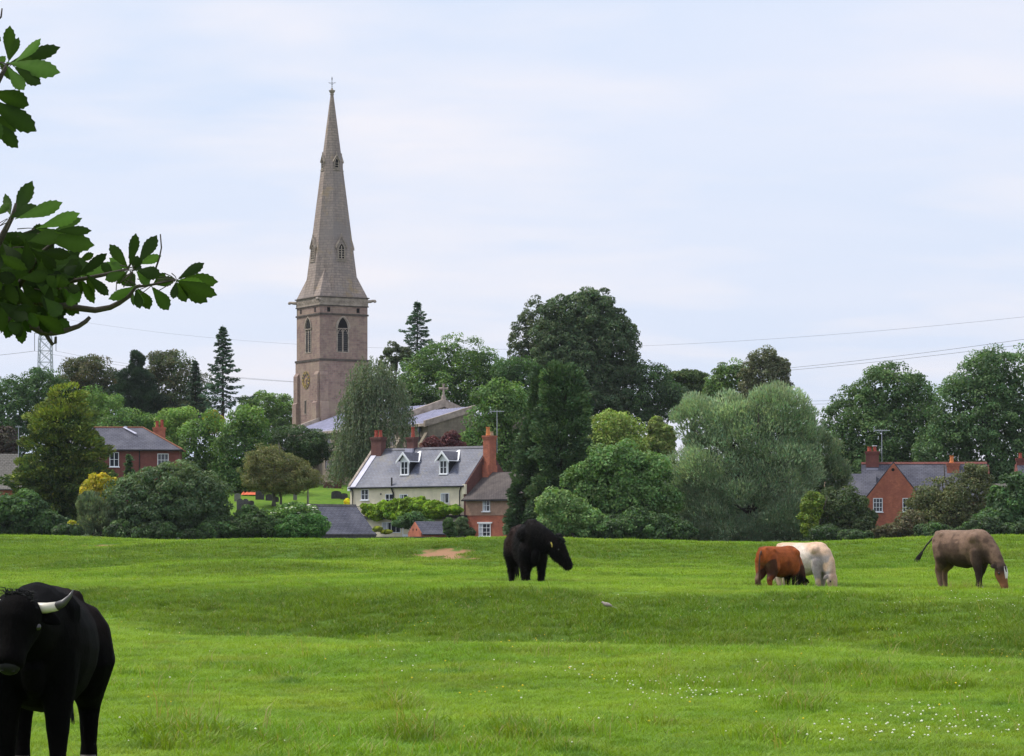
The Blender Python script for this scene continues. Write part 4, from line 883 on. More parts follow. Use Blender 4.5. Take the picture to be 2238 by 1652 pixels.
def fir(label, px, top, base, hw, d, col, group=G1, step=.1, bare=0):
    SEED[0] += 1; rng = np.random.default_rng(SEED[0]); k = mpp(d); x = (px - CX) * k; z1 = P(px, top, d).z; z0 = gz(x, d); zb = max(P(px, base, d).z, z0 + .4)
    t = empty('fir_tree', (x, d, z0), 0, label=label, cat='tree', group=group); H = z1 - z0
    mb = MB(); mb.tube([(0, 0, -.3), (0, 0, H * .5), (0, 0, H)], [max(.12, H * .016), H * .009, .02], 7); pos, nrm, ax, sh = [], [], [], []
    z = z1 - .2; a0 = 0; lay = 1.0; nxt = z
    while z > zb:
        if z < nxt: lay = rng.uniform(.72, 1.18); nxt = z - rng.uniform(.45, .95)
        f = (z1 - z) / (z1 - zb); ln = hw * k * (f ** .78) * lay + .2; a0 += 2.4 + rng.normal() * .25; z -= step * (1 + f) * rng.uniform(.6, 1.4)
        if f > .5 and rng.random() < bare: continue
        l = ln * rng.uniform(.65, 1.15); dirv = np.array([math.cos(a0), math.sin(a0), 0]); sd = np.array([-dirv[1], dirv[0], 0])
        m = int(16 + l * 26); s = rng.random(m) ** .7; sag = (.18 - .75 * s + .62 * s * s) * l * .6
        p = np.array([0, 0, z - z0]) + dirv * (s * l)[:, None]; p[:, 2] += sag
        w_ = (1 - s * .7) * l * .34 + .1; q = rng.uniform(-1, 1, m); p = p + sd * (q * w_)[:, None]; p[:, 2] -= np.abs(q) * w_ * .4 + rng.random(m) * .28
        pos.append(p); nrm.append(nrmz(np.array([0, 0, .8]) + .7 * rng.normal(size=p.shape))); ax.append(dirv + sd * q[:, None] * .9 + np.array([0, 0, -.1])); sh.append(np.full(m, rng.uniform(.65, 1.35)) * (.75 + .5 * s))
        if l > .8: mb.tube([np.array([0, 0, z - z0]), np.array([0, 0, z - z0]) + dirv * l * .5 + np.array([0, 0, -.06 * l]), np.array([0, 0, z - z0]) + dirv * l * .9], [.04, .025, .01], 4, False)
    pos = np.concatenate(pos); nrm = np.concatenate(nrm); ax = np.concatenate(ax); sh = np.concatenate(sh); n = len(pos)
    V = leaf_quads(rng, pos, nrm, .48 * (.6 + .8 * rng.random(n)), .2 * np.ones(n), ax)
    np_mesh('crown', V, 4, M['needle'], t, np.repeat(tcol(rng, n, col, sh), 4, 0)); mb.build('trunk', M['bark'], t)
fir('tall blue green fir standing above the trees left of the spire', 487, 709, 898, 60, 440, (.030, .062, .042), bare=.15)
fir('thin dark fir tip between the hill trees and the tall fir', 427, 783, 900, 32, 455, (.022, .042, .028))
fir('blue green fir peeping over the round tree right of the spire', 912, 655, 800, 62, 480, (.034, .070, .042))
# round the churchyard
T('broadleaf_tree', 'pale green tree right of the brick house chimney', 'tree', 378, [(390, 925, 36, 36), (375, 960, 30, 40)], LT, group=G2, alt=(.12, .19, .06))
T('yellow_tree', 'small golden topped tree behind the churchyard trees', 'tree', 376, [(462, 912, 15, 14), (470, 925, 22, 18)], (.22, .19, .02), group=G2, leaf=.26, cr=.5)
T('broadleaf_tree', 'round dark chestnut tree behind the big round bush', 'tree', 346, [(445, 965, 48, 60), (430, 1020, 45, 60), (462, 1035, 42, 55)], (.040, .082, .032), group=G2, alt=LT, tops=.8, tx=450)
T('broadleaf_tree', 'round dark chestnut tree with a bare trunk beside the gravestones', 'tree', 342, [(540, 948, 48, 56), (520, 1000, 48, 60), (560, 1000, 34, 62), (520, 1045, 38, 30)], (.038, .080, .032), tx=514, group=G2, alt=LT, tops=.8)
T('hawthorn_tree', 'brownish olive hawthorn spreading over the gravestones', 'tree', 328, [(600, 1018, 60, 36), (655, 1040, 45, 28), (560, 1038, 32, 30), (612, 1052, 70, 24), (585, 1000, 35, 25)], (.105, .105, .050), tx=610, group=G2, leaf=.2, asp=.5, cr=.6, nl=80, alt=(.075, .095, .045), multi=3, bark='pale_bark', ragged=.22)
T('yew_tree', 'low dark yew in front of the tower foot', 'tree', 352, [(650, 972, 70, 38), (615, 965, 38, 30), (690, 985, 30, 32), (640, 1000, 50, 25)], (.024, .044, .024), group=G2, leaf=.3, asp=.35, cr=.75, alt=(.04, .07, .03))
# weeping birch before the church
def weeping(label, d, lobes, tx, col, alt):
    SEED[0] += 1; rng = np.random.default_rng(SEED[0]); x = (tx - CX) / F * d; base = np.array([x, d, gz(x, d)]); k = mpp(d)
    t = empty('weeping_birch', tuple(base), 0, label=label, cat='tree', group=G2); LC = []
    pos, ax, sh = [], [], []
    for cx, cy, rx, ry in lobes:
        c = np.array(P(cx, cy, d)); r = np.array([rx, rx * .85, ry]) * k; LC.append((c, r)); n = int(r[0] * r[2] * 46)
        u = unit(rng, n); keep = u[:, 2] > -.45; u = u[keep]; st = c + u * r * (.45 + .55 * rng.random(len(u)) ** .5)[:, None]
        st += .25 * rng.normal(size=st.shape)
        for s_, o in zip(st, u):
            l = rng.uniform(.8, 2.8); m = int(9 * l) + 3; f = np.linspace(0, 1, m)
            p = s_ + np.outer(f, np.array([o[0] * .5, o[1] * .5, -l])) + .11 * rng.normal(size=(m, 3)); pos.append(p); ax.append(np.tile([o[0] * .3, o[1] * .3, -1.0], (m, 1))); sh.append(np.full(m, rng.uniform(.72, 1.3)))
        ni = int(r[0] * r[2] * 60); ui = unit(rng, ni); pos.append(c + ui * r * (.3 + .45 * rng.random(ni))[:, None]); ax.append(np.tile([0, 0, -1.0], (ni, 1))); sh.append(np.full(ni, .8))
    pos = np.concatenate(pos); ax = np.concatenate(ax); sh = np.concatenate(sh); n = len(pos)
    V = leaf_quads(rng, pos, unit(rng, n) * np.array([1, 1, .5]), .30 * (.7 + .6 * rng.random(n)), .13 * np.ones(n), ax)
    np_mesh('crown', V - base, 4, M['leaf'], t, np.repeat(tcol(rng, n, col, sh, alt=alt, altf=rng.random(n) * .8), 4, 0))
    o = trunk_mesh(rng, LC, tx, d, t, 'pale_bark'); o.matrix_parent_inverse = Matrix.Translation(-Vector(base))
weeping('grey green weeping birch standing before the church', 336, [(815, 825, 45, 50), (845, 850, 45, 45), (785, 880, 40, 60), (840, 910, 58, 75), (790, 950, 60, 70), (765, 1010, 45, 65), (810, 1000, 45, 60)], 795, (.068, .094, .066), (.098, .122, .090))
T('broadleaf_tree', 'big round mid green tree between the birch and the tallest tree', 'tree', 432, [(990, 795, 70, 58), (930, 825, 52, 58), (1055, 825, 55, 55), (990, 850, 100, 50), (905, 860, 40, 40), (1085, 870, 40, 45)], (.042, .082, .034), group=G1, alt=LT)
T('broadleaf_tree', 'sparse wispy treetop just right of the tower', 'tree', 436, [(858, 772, 18, 20), (880, 775, 18, 18), (850, 795, 20, 20)], (.06, .08, .05), group=G1, cover=.35, fill=.2, ragged=.3, cr=.6)
# tallest tree: a sycamore with an open left side
T('sycamore_tree', 'tallest dark tree on the skyline with an open left side', 'tree', 420, [(1285, 690, 62, 56), (1230, 690, 45, 42), (1320, 760, 72, 75), (1265, 800, 85, 90), (1345, 830, 58, 75), (1225, 760, 62, 75), (1340, 715, 35, 40), (1290, 880, 95, 45)], (.036, .062, .036), tx=1270, group=G1, alt=(.06, .09, .05), leaf=.36, ragged=.2, cr=.95, fill=.9)
T('sycamore_tree', 'thin leaved upper boughs left of the tallest tree', 'tree', 424, [(1170, 700, 36, 40), (1145, 740, 30, 40), (1185, 745, 45, 45), (1140, 780, 26, 30), (1180, 790, 45, 40)], (.045, .066, .044), tx=1210, group=G1, alt=(.07, .09, .055), cover=.55, fill=.12, ragged=.35, cr=.7, leaf=.32, nl=50)
T('broadleaf_tree', 'dark trees filling the gap below the open boughs', 'tree', 412, [(1125, 830, 45, 45), (1110, 880, 40, 40), (1160, 850, 40, 60)], DK, group=G1, alt=MID)
T('broadleaf_tree', 'bright mid green tree behind the cottage gable', 'tree', 332, [(1100, 890, 58, 55), (1065, 950, 50, 65), (1120, 960, 60, 90), (1040, 975, 30, 50), (1090, 1040, 60, 50)], (.050, .098, .036), tx=1095, group=G2, alt=(.085, .145, .045))
T('leyland_cypress', 'tall dark cypress column in front of the brick wing', 'tree', 276, [(1222, 835, 40, 42), (1232, 890, 54, 75), (1228, 970, 60, 85), (1232, 1050, 52, 80), (1205, 1110, 50, 55)], (.032, .060, .036), group=G2, leafm='needle', mode='spray', stretch=1.3, leaf=.38, asp=.42, cr=.6, nl=75, alt=(.075, .125, .06), tx=1222, ragged=.25)
T('leyland_cypress', 'slimmer dark cypress leaning against the tall cypress column', 'tree', 278, [(1184, 850, 20, 45), (1180, 920, 26, 75), (1166, 1010, 32, 85), (1145, 1090, 30, 65), (1140, 1140, 32, 32)], (.03, .056, .032), group=G2, leafm='needle', mode='spray', stretch=1.3, leaf=.38, asp=.42, cr=.5, nl=75, alt=(.055, .095, .045), tx=1160, ragged=.3)
T('lime_tree', 'yellow green lime tree right of the cypress column', 'tree', 330, [(1330, 935, 52, 38), (1372, 955, 42, 40), (1295, 960, 32, 40), (1335, 980, 70, 40)], (.115, .175, .045), group=G2, alt=(.16, .20, .06))
T('lime_tree', 'small yellow green tree squeezed before the grey willow', 'tree', 334, [(1435, 940, 17, 26), (1455, 955, 18, 30), (1442, 985, 34, 38)], (.10, .145, .045), group=G2, alt=(.14, .17, .06), cr=.7)
T('elder_tree', 'bright green many stemmed tree at the field edge', 'tree', 271, [(1345, 1010, 60, 46), (1400, 1055, 66, 58), (1285, 1050, 45, 42), (1325, 1075, 60, 45), (1430, 1105, 55, 50), (1365, 1110, 62, 45)], (.062, .118, .048), tx=1350, group=G2, alt=(.095, .16, .06), multi=3, leaf=.3, cr=.85, ragged=.2)
T('elder_bush', 'pale green bush right of the cypress foot', 'bush', 268, [(1215, 1110, 36, 42), (1250, 1125, 45, 45), (1205, 1150, 34, 30), (1290, 1145, 45, 36)], (.08, .145, .06), group=BUSH, alt=(.11, .17, .07), multi=3, cr=.7, leaf=.28)
T('hedge_bush', 'low dark bush below the bright many stemmed tree', 'bush', 267, [(1350, 1155, 60, 26), (1430, 1155, 50, 28), (1395, 1140, 40, 30), (1480, 1160, 40, 22)], (.034, .06, .032), group=BUSH, alt=MID, cr=.6, leaf=.26, trunk=False)
T('willow_tree', 'huge grey green willow at the field edge', 'tree', 277, [(1530, 925, 56, 60), (1610, 915, 66, 60), (1705, 895, 62, 52), (1655, 960, 90, 75), (1745, 960, 45, 75), (1560, 1010, 85, 75), (1700, 1040, 82, 85), (1620, 1080, 85, 75), (1520, 1070, 50, 65), (1570, 1130, 60, 45), (1690, 1120, 75, 55), (1535, 1152, 44, 30), (1640, 1156, 60, 28), (1728, 1150, 46, 34)], (.130, .180, .140), tx=1640, group=G2, mode='up', leaf=.34, asp=.28, cr=1.5, nl=260, alt=(.215, .275, .232), multi=3, ragged=.16, fill=1.7)
T('willow_tree', 'smaller grey willow reaching out behind the huge one', 'tree', 298, [(1795, 1000, 45, 50), (1770, 970, 45, 45), (1805, 1040, 46, 45), (1770, 1080, 45, 50)], (.07, .105, .08), group=G2, mode='up', leaf=.34, asp=.28, cr=.8, nl=90, alt=(.12, .15, .1), tx=1785)
T('broadleaf_tree', 'dark tree on the skyline right of the tallest tree', 'tree', 418, [(1428, 835, 36, 42), (1450, 875, 55, 45), (1415, 890, 40, 50)], (.034, .060, .036), group=G1, alt=MID)
T('cedar_tree', 'flat topped dark cedar behind the grey willow', 'tree', 426, [(1500, 826, 45, 16), (1530, 850, 46, 16), (1485, 862, 45, 18), (1520, 885, 55, 22)], (.032, .058, .020), group=G1, alt=(.06, .085, .03), leafm='needle', leaf=.36, asp=.4, cr=.7)
T('broadleaf_tree', 'light feathery tree left of the greyish skyline tree', 'tree', 410, [(1600, 825, 30, 36), (1570, 850, 30, 38), (1620, 850, 35, 45), (1585, 880, 50, 40)], (.062, .105, .045), group=G1, alt=LT, ragged=.25)
T('broadleaf_tree', 'greyish open crowned tree on the skyline above the willow', 'tree', 405, [(1670, 785, 28, 26), (1655, 820, 36, 36), (1690, 822, 30, 40), (1708, 800, 18, 22), (1705, 845, 22, 30), (1660, 850, 40, 30)], (.072, .085, .055), group=G1, alt=(.10, .11, .075), ragged=.3, cover=.8, fill=.6, cr=.8, leaf=.28)
T('broadleaf_tree', 'wide billowing tree behind the right hand brick house', 'tree', 362, [(1935, 860, 75, 58), (1870, 905, 62, 62), (1990, 880, 60, 66), (1930, 950, 100, 70), (1850, 960, 48, 60), (2010, 950, 60, 70), (1900, 1020, 90, 45)], (.046, .088, .040), group=G1, alt=(.085, .14, .06), cr=1.15)
T('broadleaf_tree', 'tall billowing tree at the right edge', 'tree', 350, [(2165, 830, 66, 70), (2215, 845, 60, 80), (2105, 880, 60, 66), (2245, 920, 60, 90), (2150, 930, 90, 80), (2075, 950, 50, 70), (2190, 1000, 80, 66), (2050, 985, 50, 45)], (.044, .086, .042), group=G1, alt=(.08, .135, .06), cr=1.15, tx=2160)
# field edge
T('hedge_bush', 'dark thorn bush left of the red gable', 'bush', 270, [(1845, 1106, 44, 42), (1880, 1138, 36, 32), (1805, 1125, 40, 42), (1855, 1152, 66, 26)], (.036, .056, .028), group=BUSH, alt=(.05, .07, .035), multi=3, cr=.7, leaf=.24, ragged=.22)
T('hedge_bush', 'yellow green bush beside the willow foot', 'bush', 268, [(1775, 1105, 22, 28), (1768, 1140, 18, 30)], (.11, .16, .025), group=BUSH, alt=(.07, .10, .03), multi=2, cr=.5, leaf=.24)
T('hawthorn_bush', 'olive thorn bush hiding half of the red house', 'bush', 271, [(2085, 1078, 62, 42), (2028, 1102, 44, 40), (2130, 1090, 52, 56), (2060, 1130, 80, 38), (2110, 1140, 60, 32), (2132, 1035, 22, 22)], (.062, .075, .042), group=BUSH, alt=(.085, .095, .05), multi=4, cr=.7, leaf=.22, ragged=.25, nl=75)
T('hedge_bush', 'brownish low bush below the red gable', 'bush', 268, [(1958, 1158, 30, 16), (1992, 1146, 30, 28), (1930, 1164, 28, 14)], (.085, .075, .055), group=BUSH, alt=(.06, .07, .04), cr=.5, leaf=.2, cover=.7, fill=.5, trunk=False)
T('hedge_bush', 'green bush at the far right end of the hedge', 'bush', 267, [(2210, 1095, 45, 52), (2245, 1100, 40, 60), (2180, 1140, 50, 34), (2230, 1150, 50, 28)], (.040, .075, .040), group=BUSH, alt=MID, multi=3, cr=.75)
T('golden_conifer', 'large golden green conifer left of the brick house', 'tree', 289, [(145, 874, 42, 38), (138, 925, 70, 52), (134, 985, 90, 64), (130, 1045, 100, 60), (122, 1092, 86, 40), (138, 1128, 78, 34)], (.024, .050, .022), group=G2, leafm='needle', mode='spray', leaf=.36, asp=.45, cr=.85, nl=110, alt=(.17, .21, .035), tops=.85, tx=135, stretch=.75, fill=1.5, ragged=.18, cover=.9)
T('hedge_bush', 'dark bush at the left end of the field edge', 'bush', 274, [(35, 1120, 62, 42), (85, 1140, 45, 30), (5, 1130, 45, 45), (120, 1150, 40, 20)], (.026, .05, .030), group=BUSH, alt=MID, multi=3, cr=.75)
T('buddleia_bush', 'grey green bush in front of the yellow shrub', 'bush', 266, [(205, 1115, 32, 34), (222, 1140, 38, 34), (190, 1100, 18, 22)], (.07, .10, .08), group=BUSH, mode='up', leaf=.3, asp=.28, alt=(.12, .145, .1), multi=3, cr=.55, ragged=.25)
T('yellow_shrub', 'bright yellow leaved shrub beside the golden conifer', 'bush', 272, [(222, 1054, 24, 20), (238, 1064, 18, 22), (202, 1076, 22, 24), (222, 1085, 28, 26)], (.30, .25, .02), group=BUSH, leaf=.22, cr=.45, alt=(.16, .17, .02), multi=2, ragged=.34, cover=.8)
T('yellow_shrub', 'tiny yellow green sapling under the golden conifer', 'bush', 270, [(158, 1152, 11, 12), (170, 1156, 10, 9)], (.26, .26, .02), group=BUSH, leaf=.2, cr=.3)
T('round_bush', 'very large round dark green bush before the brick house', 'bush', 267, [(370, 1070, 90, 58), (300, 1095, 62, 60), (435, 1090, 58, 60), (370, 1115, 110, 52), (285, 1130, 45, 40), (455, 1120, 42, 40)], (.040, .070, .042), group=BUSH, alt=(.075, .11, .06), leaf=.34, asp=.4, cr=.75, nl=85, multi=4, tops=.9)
fir('small pointed conifer against the wall of the hipped brick house', 282, 985, 1075, 15, 296, (.035, .07, .032), group=G2)
T('hedge_bush', 'low dark brambles between the round bush and the elder', 'bush', 266, [(530, 1150, 50, 26), (570, 1148, 36, 30), (490, 1160, 36, 18), (545, 1128, 22, 20)], (.034, .055, .030), group=BUSH, alt=MID, cr=.55, leaf=.24, ragged=.22, trunk=False)
el, ELC = T('elder_bush', 'elder bush covered in flat cream flower heads by the outbuilding', 'bush', 268, [(640, 1120, 34, 20), (668, 1128, 28, 26), (612, 1135, 26, 22)], (.05, .10, .036), group=BUSH, alt=LT, multi=3, cr=.6, leaf=.24)
T('hedge_bush', 'glossy green bush at the left end of the dark outbuilding', 'bush', 266, [(665, 1150, 46, 26), (630, 1158, 36, 20), (690, 1152, 22, 24)], (.038, .095, .030), group=BUSH, alt=(.06, .13, .04), cr=.5, leaf=.22, multi=3)
T('copper_shrub', 'dark red copper shrub behind the middle of the cottage ridge', 'bush', 318, [(943, 972, 20, 18), (960, 985, 20, 15)], (.065, .022, .030), alt=(.10, .04, .05), leaf=.2, cr=.45, group='copper shrubs before the church')
T('copper_shrub', 'dark red copper shrub, taller one nearer the brick chimney', 'bush', 319, [(985, 964, 20, 20), (1000, 980, 16, 18), (975, 985, 20, 14)], (.050, .018, .028), alt=(.09, .035, .045), leaf=.2, cr=.45, group='copper shrubs before the church')
T('purple_tree', 'dark purplish tree behind the slim white aerial at left', 'tree', 334, [(5, 965, 30, 32), (-20, 985, 36, 40), (20, 985, 18, 30)], (.04, .032, .036), group=G2, alt=(.05, .05, .04))
T('hedge_bush', 'dark garden shrub beneath the climbing vine', 'bush', 281, [(905, 1135, 22, 16), (880, 1142, 18, 12), (930, 1148, 24, 12)], (.045, .085, .045), group='garden shrubs by the cottage', cr=.4, leaf=.2, alt=MID)
T('rose_bush', 'rose bush with pale yellow blooms right of the brick store', 'bush', 272, [(980, 1148, 11, 14), (984, 1162, 14, 10)], (.04, .075, .03), group='garden shrubs by the cottage', cr=.3, leaf=.16, cover=.8)
T('hedge_bush', 'slender grey green shrub against the cottage side wall', 'bush', 277, [(1010, 1150, 13, 20), (1000, 1160, 15, 12), (1025, 1163, 14, 8)], (.06, .09, .05), group='garden shrubs by the cottage', cr=.35, leaf=.16, ragged=.25)
T('yellow_shrub', 'low yellow flowering plant at the outbuilding corner', 'bush', 279, [(826, 1156, 10, 5), (845, 1162, 12, 4)], (.22, .24, .03), group='garden shrubs by the cottage', cr=.25, leaf=.14, alt=(.05, .09, .03), trunk=False)
T('yellow_shrub', 'yellow blossom tuft at the left corner of the cottage', 'bush', 302, [(759, 1098, 5, 8)], (.5, .4, .02), group='garden shrubs by the cottage', cr=.25, leaf=.16, trunk=False)
T('hedge_bush', 'dark low hedge under the round bush and golden conifer', 'bush', 264, [(150, 1160, 30, 14), (262, 1160, 26, 22), (310, 1168, 34, 14), (350, 1162, 40, 22), (425, 1168, 34, 12), (462, 1160, 26, 20)], (.03, .048, .03), group=BUSH, cr=.5, leaf=.22, alt=MID, trunk=False)
T('hedge_bush', 'dark low hedge under the thorn bushes at the right', 'bush', 264, [(1800, 1166, 30, 18), (1860, 1170, 40, 12), (2040, 1164, 40, 20), (2100, 1168, 36, 14), (2150, 1156, 40, 24), (2215, 1160, 40, 16)], (.03, .046, .03), group=BUSH, cr=.5, leaf=.22, alt=MID, trunk=False)
# vine along the balcony
q = cw @ Vector((8.5, -1.6, 0)); SEED[0] += 1
VL = []
for u, zc_, rw, rh in ((5.2, 5.5, 1.2, .5), (12.9, 5.5, 1.3, .5), (8.6, 5.0, 1.5, .6), (4.4, 6.0, 1.1, .5), (6.0, 6.05, 1.2, .62), (7.7, 6.1, 1.3, .75), (9.4, 6.15, 1.3, .85), (11.0, 6.2, 1.3, .8), (12.6, 6.1, 1.2, .6), (14.2, 5.85, 1.1, .42), (15.4, 5.75, .8, .3), (9.4, 5.3, 1.5, .7), (11.0, 5.2, 1.4, .9), (11.2, 4.3, 1.2, .9), (7.6, 5.3, 1.2, .45)):
    zc_ -= .18; p = cw @ Vector((u, -1.65, zc_)); kk = mpp(p.y); VL.append((CX + p.x / kk, HY - (zc_ - E) / kk, rw * .8 / kk, rh / kk, p.y - q.y))
T('climbing_vine', 'bright yellow green vine spread along the cottage balcony', 'vine', q.y, VL, (.15, .23, .02), leaf=.26, asp=.8, cr=.5, nl=80, alt=(.07, .14, .025), ragged=.3, tx=960, dep=.5, trunk=True)
# flower heads on elder and roses
def blooms(LC, n, r, m, par, name, seed, front=-.2, flat=.45):
    rng = np.random.default_rng(seed); mb = MB(); base = np.array(par.location)
    for i in range(n):
        c, rr = LC[rng.integers(len(LC))]; u = unit(rng, 1)[0]; u[1] = -abs(u[1]); u[2] = abs(u[2]) * .9 - .1; u = u / np.linalg.norm(u); p = c + u * rr * 1.02 - base
        mb.tube([p - [0, 0, r * flat], p, p + [0, 0, r * flat]], [r * .5, r * (.8 + .4 * rng.random()), r * .35], 6)
    mb.build(name, m, par)
blooms(ELC, 70, .2, M['petal'], el, 'flower_head', 5, flat=.28)
# ------------------------------------------------------------------ the overhanging branch at upper left
def branch_tree():
    d0 = 9.0; k = d0 / F; X = lambda cx: .463 * cx; Y = lambda cy: 27.3 + .463 * cy
    pt = lambda cx, cy, dd=0: P(X(cx), Y(cy), d0 + dd)
    rng = np.random.default_rng(77); tx = -4.6
    t = empty('chestnut_tree', (tx, d0 + 1.5, gz(tx, d0)), 0, label='overhanging chestnut tree whose leafy branches reach in at upper left', cat='tree'); b0 = Vector(t.location)
    loc = lambda v: Vector(v) - b0
    tk = MB(); tk.tube([(0, 0, -.4), (0, 0, .3), (.05, 0, 1.5), (.0, .05, 3.2), (.1, 0, 5), (0, .1, 7.5)], [.42, .33, .28, .25, .2, .08], 12); tk.build('trunk', M['bark'], t, True)
    def limb(pts, rad): MB().tube([loc(p) for p in pts], rad, 8).build('branch', M['bark'], t, True)
    A = Vector((tx, d0 + 1.5, 2.2)); 
    limb([A, P(-420, 560, d0 + .7), P(-150, 640, d0 + .2), pt(-60, 1330), pt(150, 1360), pt(330, 1390), pt(450, 1405), pt(520, 1392), pt(560, 1372), pt(610, 1338), pt(640, 1295), pt(715, 1285), pt(830, 1262)], [.07, .05, .035, .022, .014, .0105, .0095, .0085, .008, .007, .005, .004, .0025])
    limb([P(-150, 640, d0 + .2), pt(-20, 1440), pt(120, 1462), pt(200, 1510), pt(250, 1512), pt(300, 1504), pt(370, 1481), pt(405, 1458), pt(425, 1437)], [.03, .018, .013, .011, .0095, .009, .0075, .007, .0055])
    limb([pt(212, 1512), pt(232, 1545), pt(250, 1568), pt(262, 1560), pt(263, 1530)], [.006, .006, .006, .005, .004])
    limb([pt(735, 1208), pt(752, 1160), pt(762, 1110), pt(757, 1046)], [.003, .0025, .0022, .002]); limb([pt(610, 1160), pt(617, 1075)], [.003, .0016])
    limb([P(-420, 560, d0 + .7), P(-120, 300, d0 + .3), pt(-60, 420), pt(40, 235)], [.05, .025, .012, .005]); limb([P(-150, 640, d0 + .2), pt(-40, 1150), pt(60, 960), pt(75, 900)], [.03, .014, .007, .004])
    limb([pt(60, 1330), pt(200, 1130), pt(300, 1050), pt(390, 1100)], [.011, .007, .005, .003]); limb([pt(150, 1360), pt(330, 1270), pt(480, 1240), pt(600, 1212), pt(640, 1150)], [.009, .007, .006, .004, .003])
    limb([pt(-30, 60), pt(5, 20), pt(10, -20)], [.003, .003, .002])
    V, F_, C = [], [], []; PT = MB()
    def leaf(b, tip, wd, dd=0, lit=None, curl=None):
        b3 = np.array(pt(*b, dd)); t3 = np.array(pt(*tip, dd + rng.uniform(-.03, .05))); l = np.linalg.norm(t3 - b3); ax_ = (t3 - b3) / l; view = np.array([0, 1.0, 0.])
        tilt = rng.uniform(-.4, .4); s0 = np.cross(ax_, view); s0 /= np.linalg.norm(s0); side = s0 * math.cos(tilt) + view * math.sin(tilt); nn = np.cross(side, ax_)
        W = wd * .463 * k / 2 * .84; n = 17; bi = len(V); curl = rng.uniform(-.14, .22) if curl is None else curl; fold = rng.uniform(.05, .3)
        g = lit if lit is not None else rng.choice([.6, .9, 1.3, 2.4], p=[.3, .3, .22, .18])
        if lit is None: PT.tube([b3 - ax_ * .004, b3 - ax_ * .02 + np.array([-.006, 0, -.004]), b3 - ax_ * .04 + np.array([-.02, 0, -.012])], [.0012, .0014, .0018], 5, False)
        base = np.array([.036, .066, .014]) * g * (1 + .15 * rng.normal())
        for i in range(n + 1):
            f = i / n; w_ = (np.sin(math.pi * min(1, f ** 1.35 * .98 + .02)) ** .8) * (1 + (.02 + .04 * (f > .45)) * ((i % 2) * 2 - 1) * (f > .15)) * (.5 + .62 * f) if f < 1 else .02
            if f < .1: w_ = .06
            c = b3 + ax_ * l * f + nn * curl * l * math.sin(f * 2.2) ; jag = ax_ * (l * .03 if i % 2 else 0)
            for s in (-1, 0, 1):
                p = c + (side * s * W * w_ + jag * abs(s) + nn * abs(s) * fold * W * w_)
                V.append(p); C.append(base * (1.3 if s == 0 else 1.0 + .09 * (i % 2)))
        for i in range(n):
            a = bi + i * 3; F_.append((a, a + 1, a + 4, a + 3)); F_.append((a + 1, a + 2, a + 5, a + 4))
    L = [((30, 245), (150, 215), 60), ((60, 250), (190, 330), 84), ((-10, 230), (60, 320), 70), ((40, 235), (48, 66), 78), ((60, 240), (285, 170), 92), ((30, 235), (282, 290), 120), ((30, 250), (112, 362), 84), ((-20, 240), (30, 200), 50), ((-60, 260), (-5, 330), 60), ((-60, 100), (5, 130), 70),
         ((-60, 370), (122, 440), 120), ((-70, 400), (165, 556), 130), ((-40, 500), (86, 636), 92), ((-60, 480), (70, 560), 110), ((-70, 450), (10, 600), 90),
         ((70, 960), (157, 790), 98), ((50, 960), (22, 845), 56), ((70, 975), (285, 895), 92), ((40, 970), (170, 905), 90), ((-20, 960), (45, 905), 60), ((170, 1020), (372, 948), 86), ((250, 1030), (385, 970), 50),
         ((250, 1030), (430, 1030), 62), ((190, 1060), (440, 1098), 120), ((150, 1110), (440, 1205), 130), ((175, 1120), (215, 1265), 80), ((360, 1250), (598, 1198), 92), ((375, 1245), (445, 1368), 70), ((365, 1180), (440, 1140), 50), ((400, 1230), (505, 1330), 66),
         ((610, 1215), (520, 1098), 72), ((610, 1200), (640, 1045), 74), ((650, 1190), (738, 1055), 84), ((640, 1215), (757, 1240), 90), ((600, 1220), (500, 1260), 66), ((630, 1220), (650, 1150), 80), ((640, 1295), (590, 1240), 110), ((640, 1290), (505, 1350), 66), ((650, 1300), (700, 1402), 84), ((640, 1300), (660, 1395), 60), ((620, 1300), (632, 1385), 30),
         ((712, 1288), (790, 1402), 96), ((720, 1285), (828, 1258), 66), ((832, 1264), (1032, 1275), 96), ((832, 1264), (978, 1366), 104), ((832, 1266), (882, 1366), 72), ((832, 1262), (1020, 1330), 90),
         ((60, 1440), (25, 1538), 70), ((90, 1430), (105, 1560), 76), ((230, 1330), (275, 1470), 96), ((300, 1290), (375, 1368), 96), ((150, 1450), (215, 1480), 60), ((540, 1250), (480, 1180), 60), ((330, 1330), (300, 1400), 90)]
    for b, tip, wd in L:
        leaf(b, tip, wd, rng.uniform(-.12, .12))
        if b[0] > 0 and wd > 62 and rng.random() < .75:
            an = rng.choice([-1, 1]) * rng.uniform(.35, .65); dx, dy = (tip[0] - b[0]) * .74, (tip[1] - b[1]) * .74
            leaf(b, (b[0] + dx * math.cos(an) - dy * math.sin(an), b[1] + dx * math.sin(an) + dy * math.cos(an)), wd * .72, rng.uniform(-.1, .1))
    for i in range(190):
        x, y = rng.uniform(-120, 380), rng.uniform(1000, 1540)
        if y > 1500 - max(0, x - 60) * .35 or y < 1020 + max(0, x - 120) * .35: continue
        a = rng.uniform(-.5, 1.9); l = rng.uniform(110, 190); leaf((x, y), (x + l * math.cos(a), y + l * math.sin(a)) if x + l * math.cos(a) < 390 and y + l * math.sin(a) < 1530 else (x - 60, y + 40), rng.uniform(70, 105), rng.uniform(-.25, .5), lit=rng.choice([.45, .7, 1.0]))
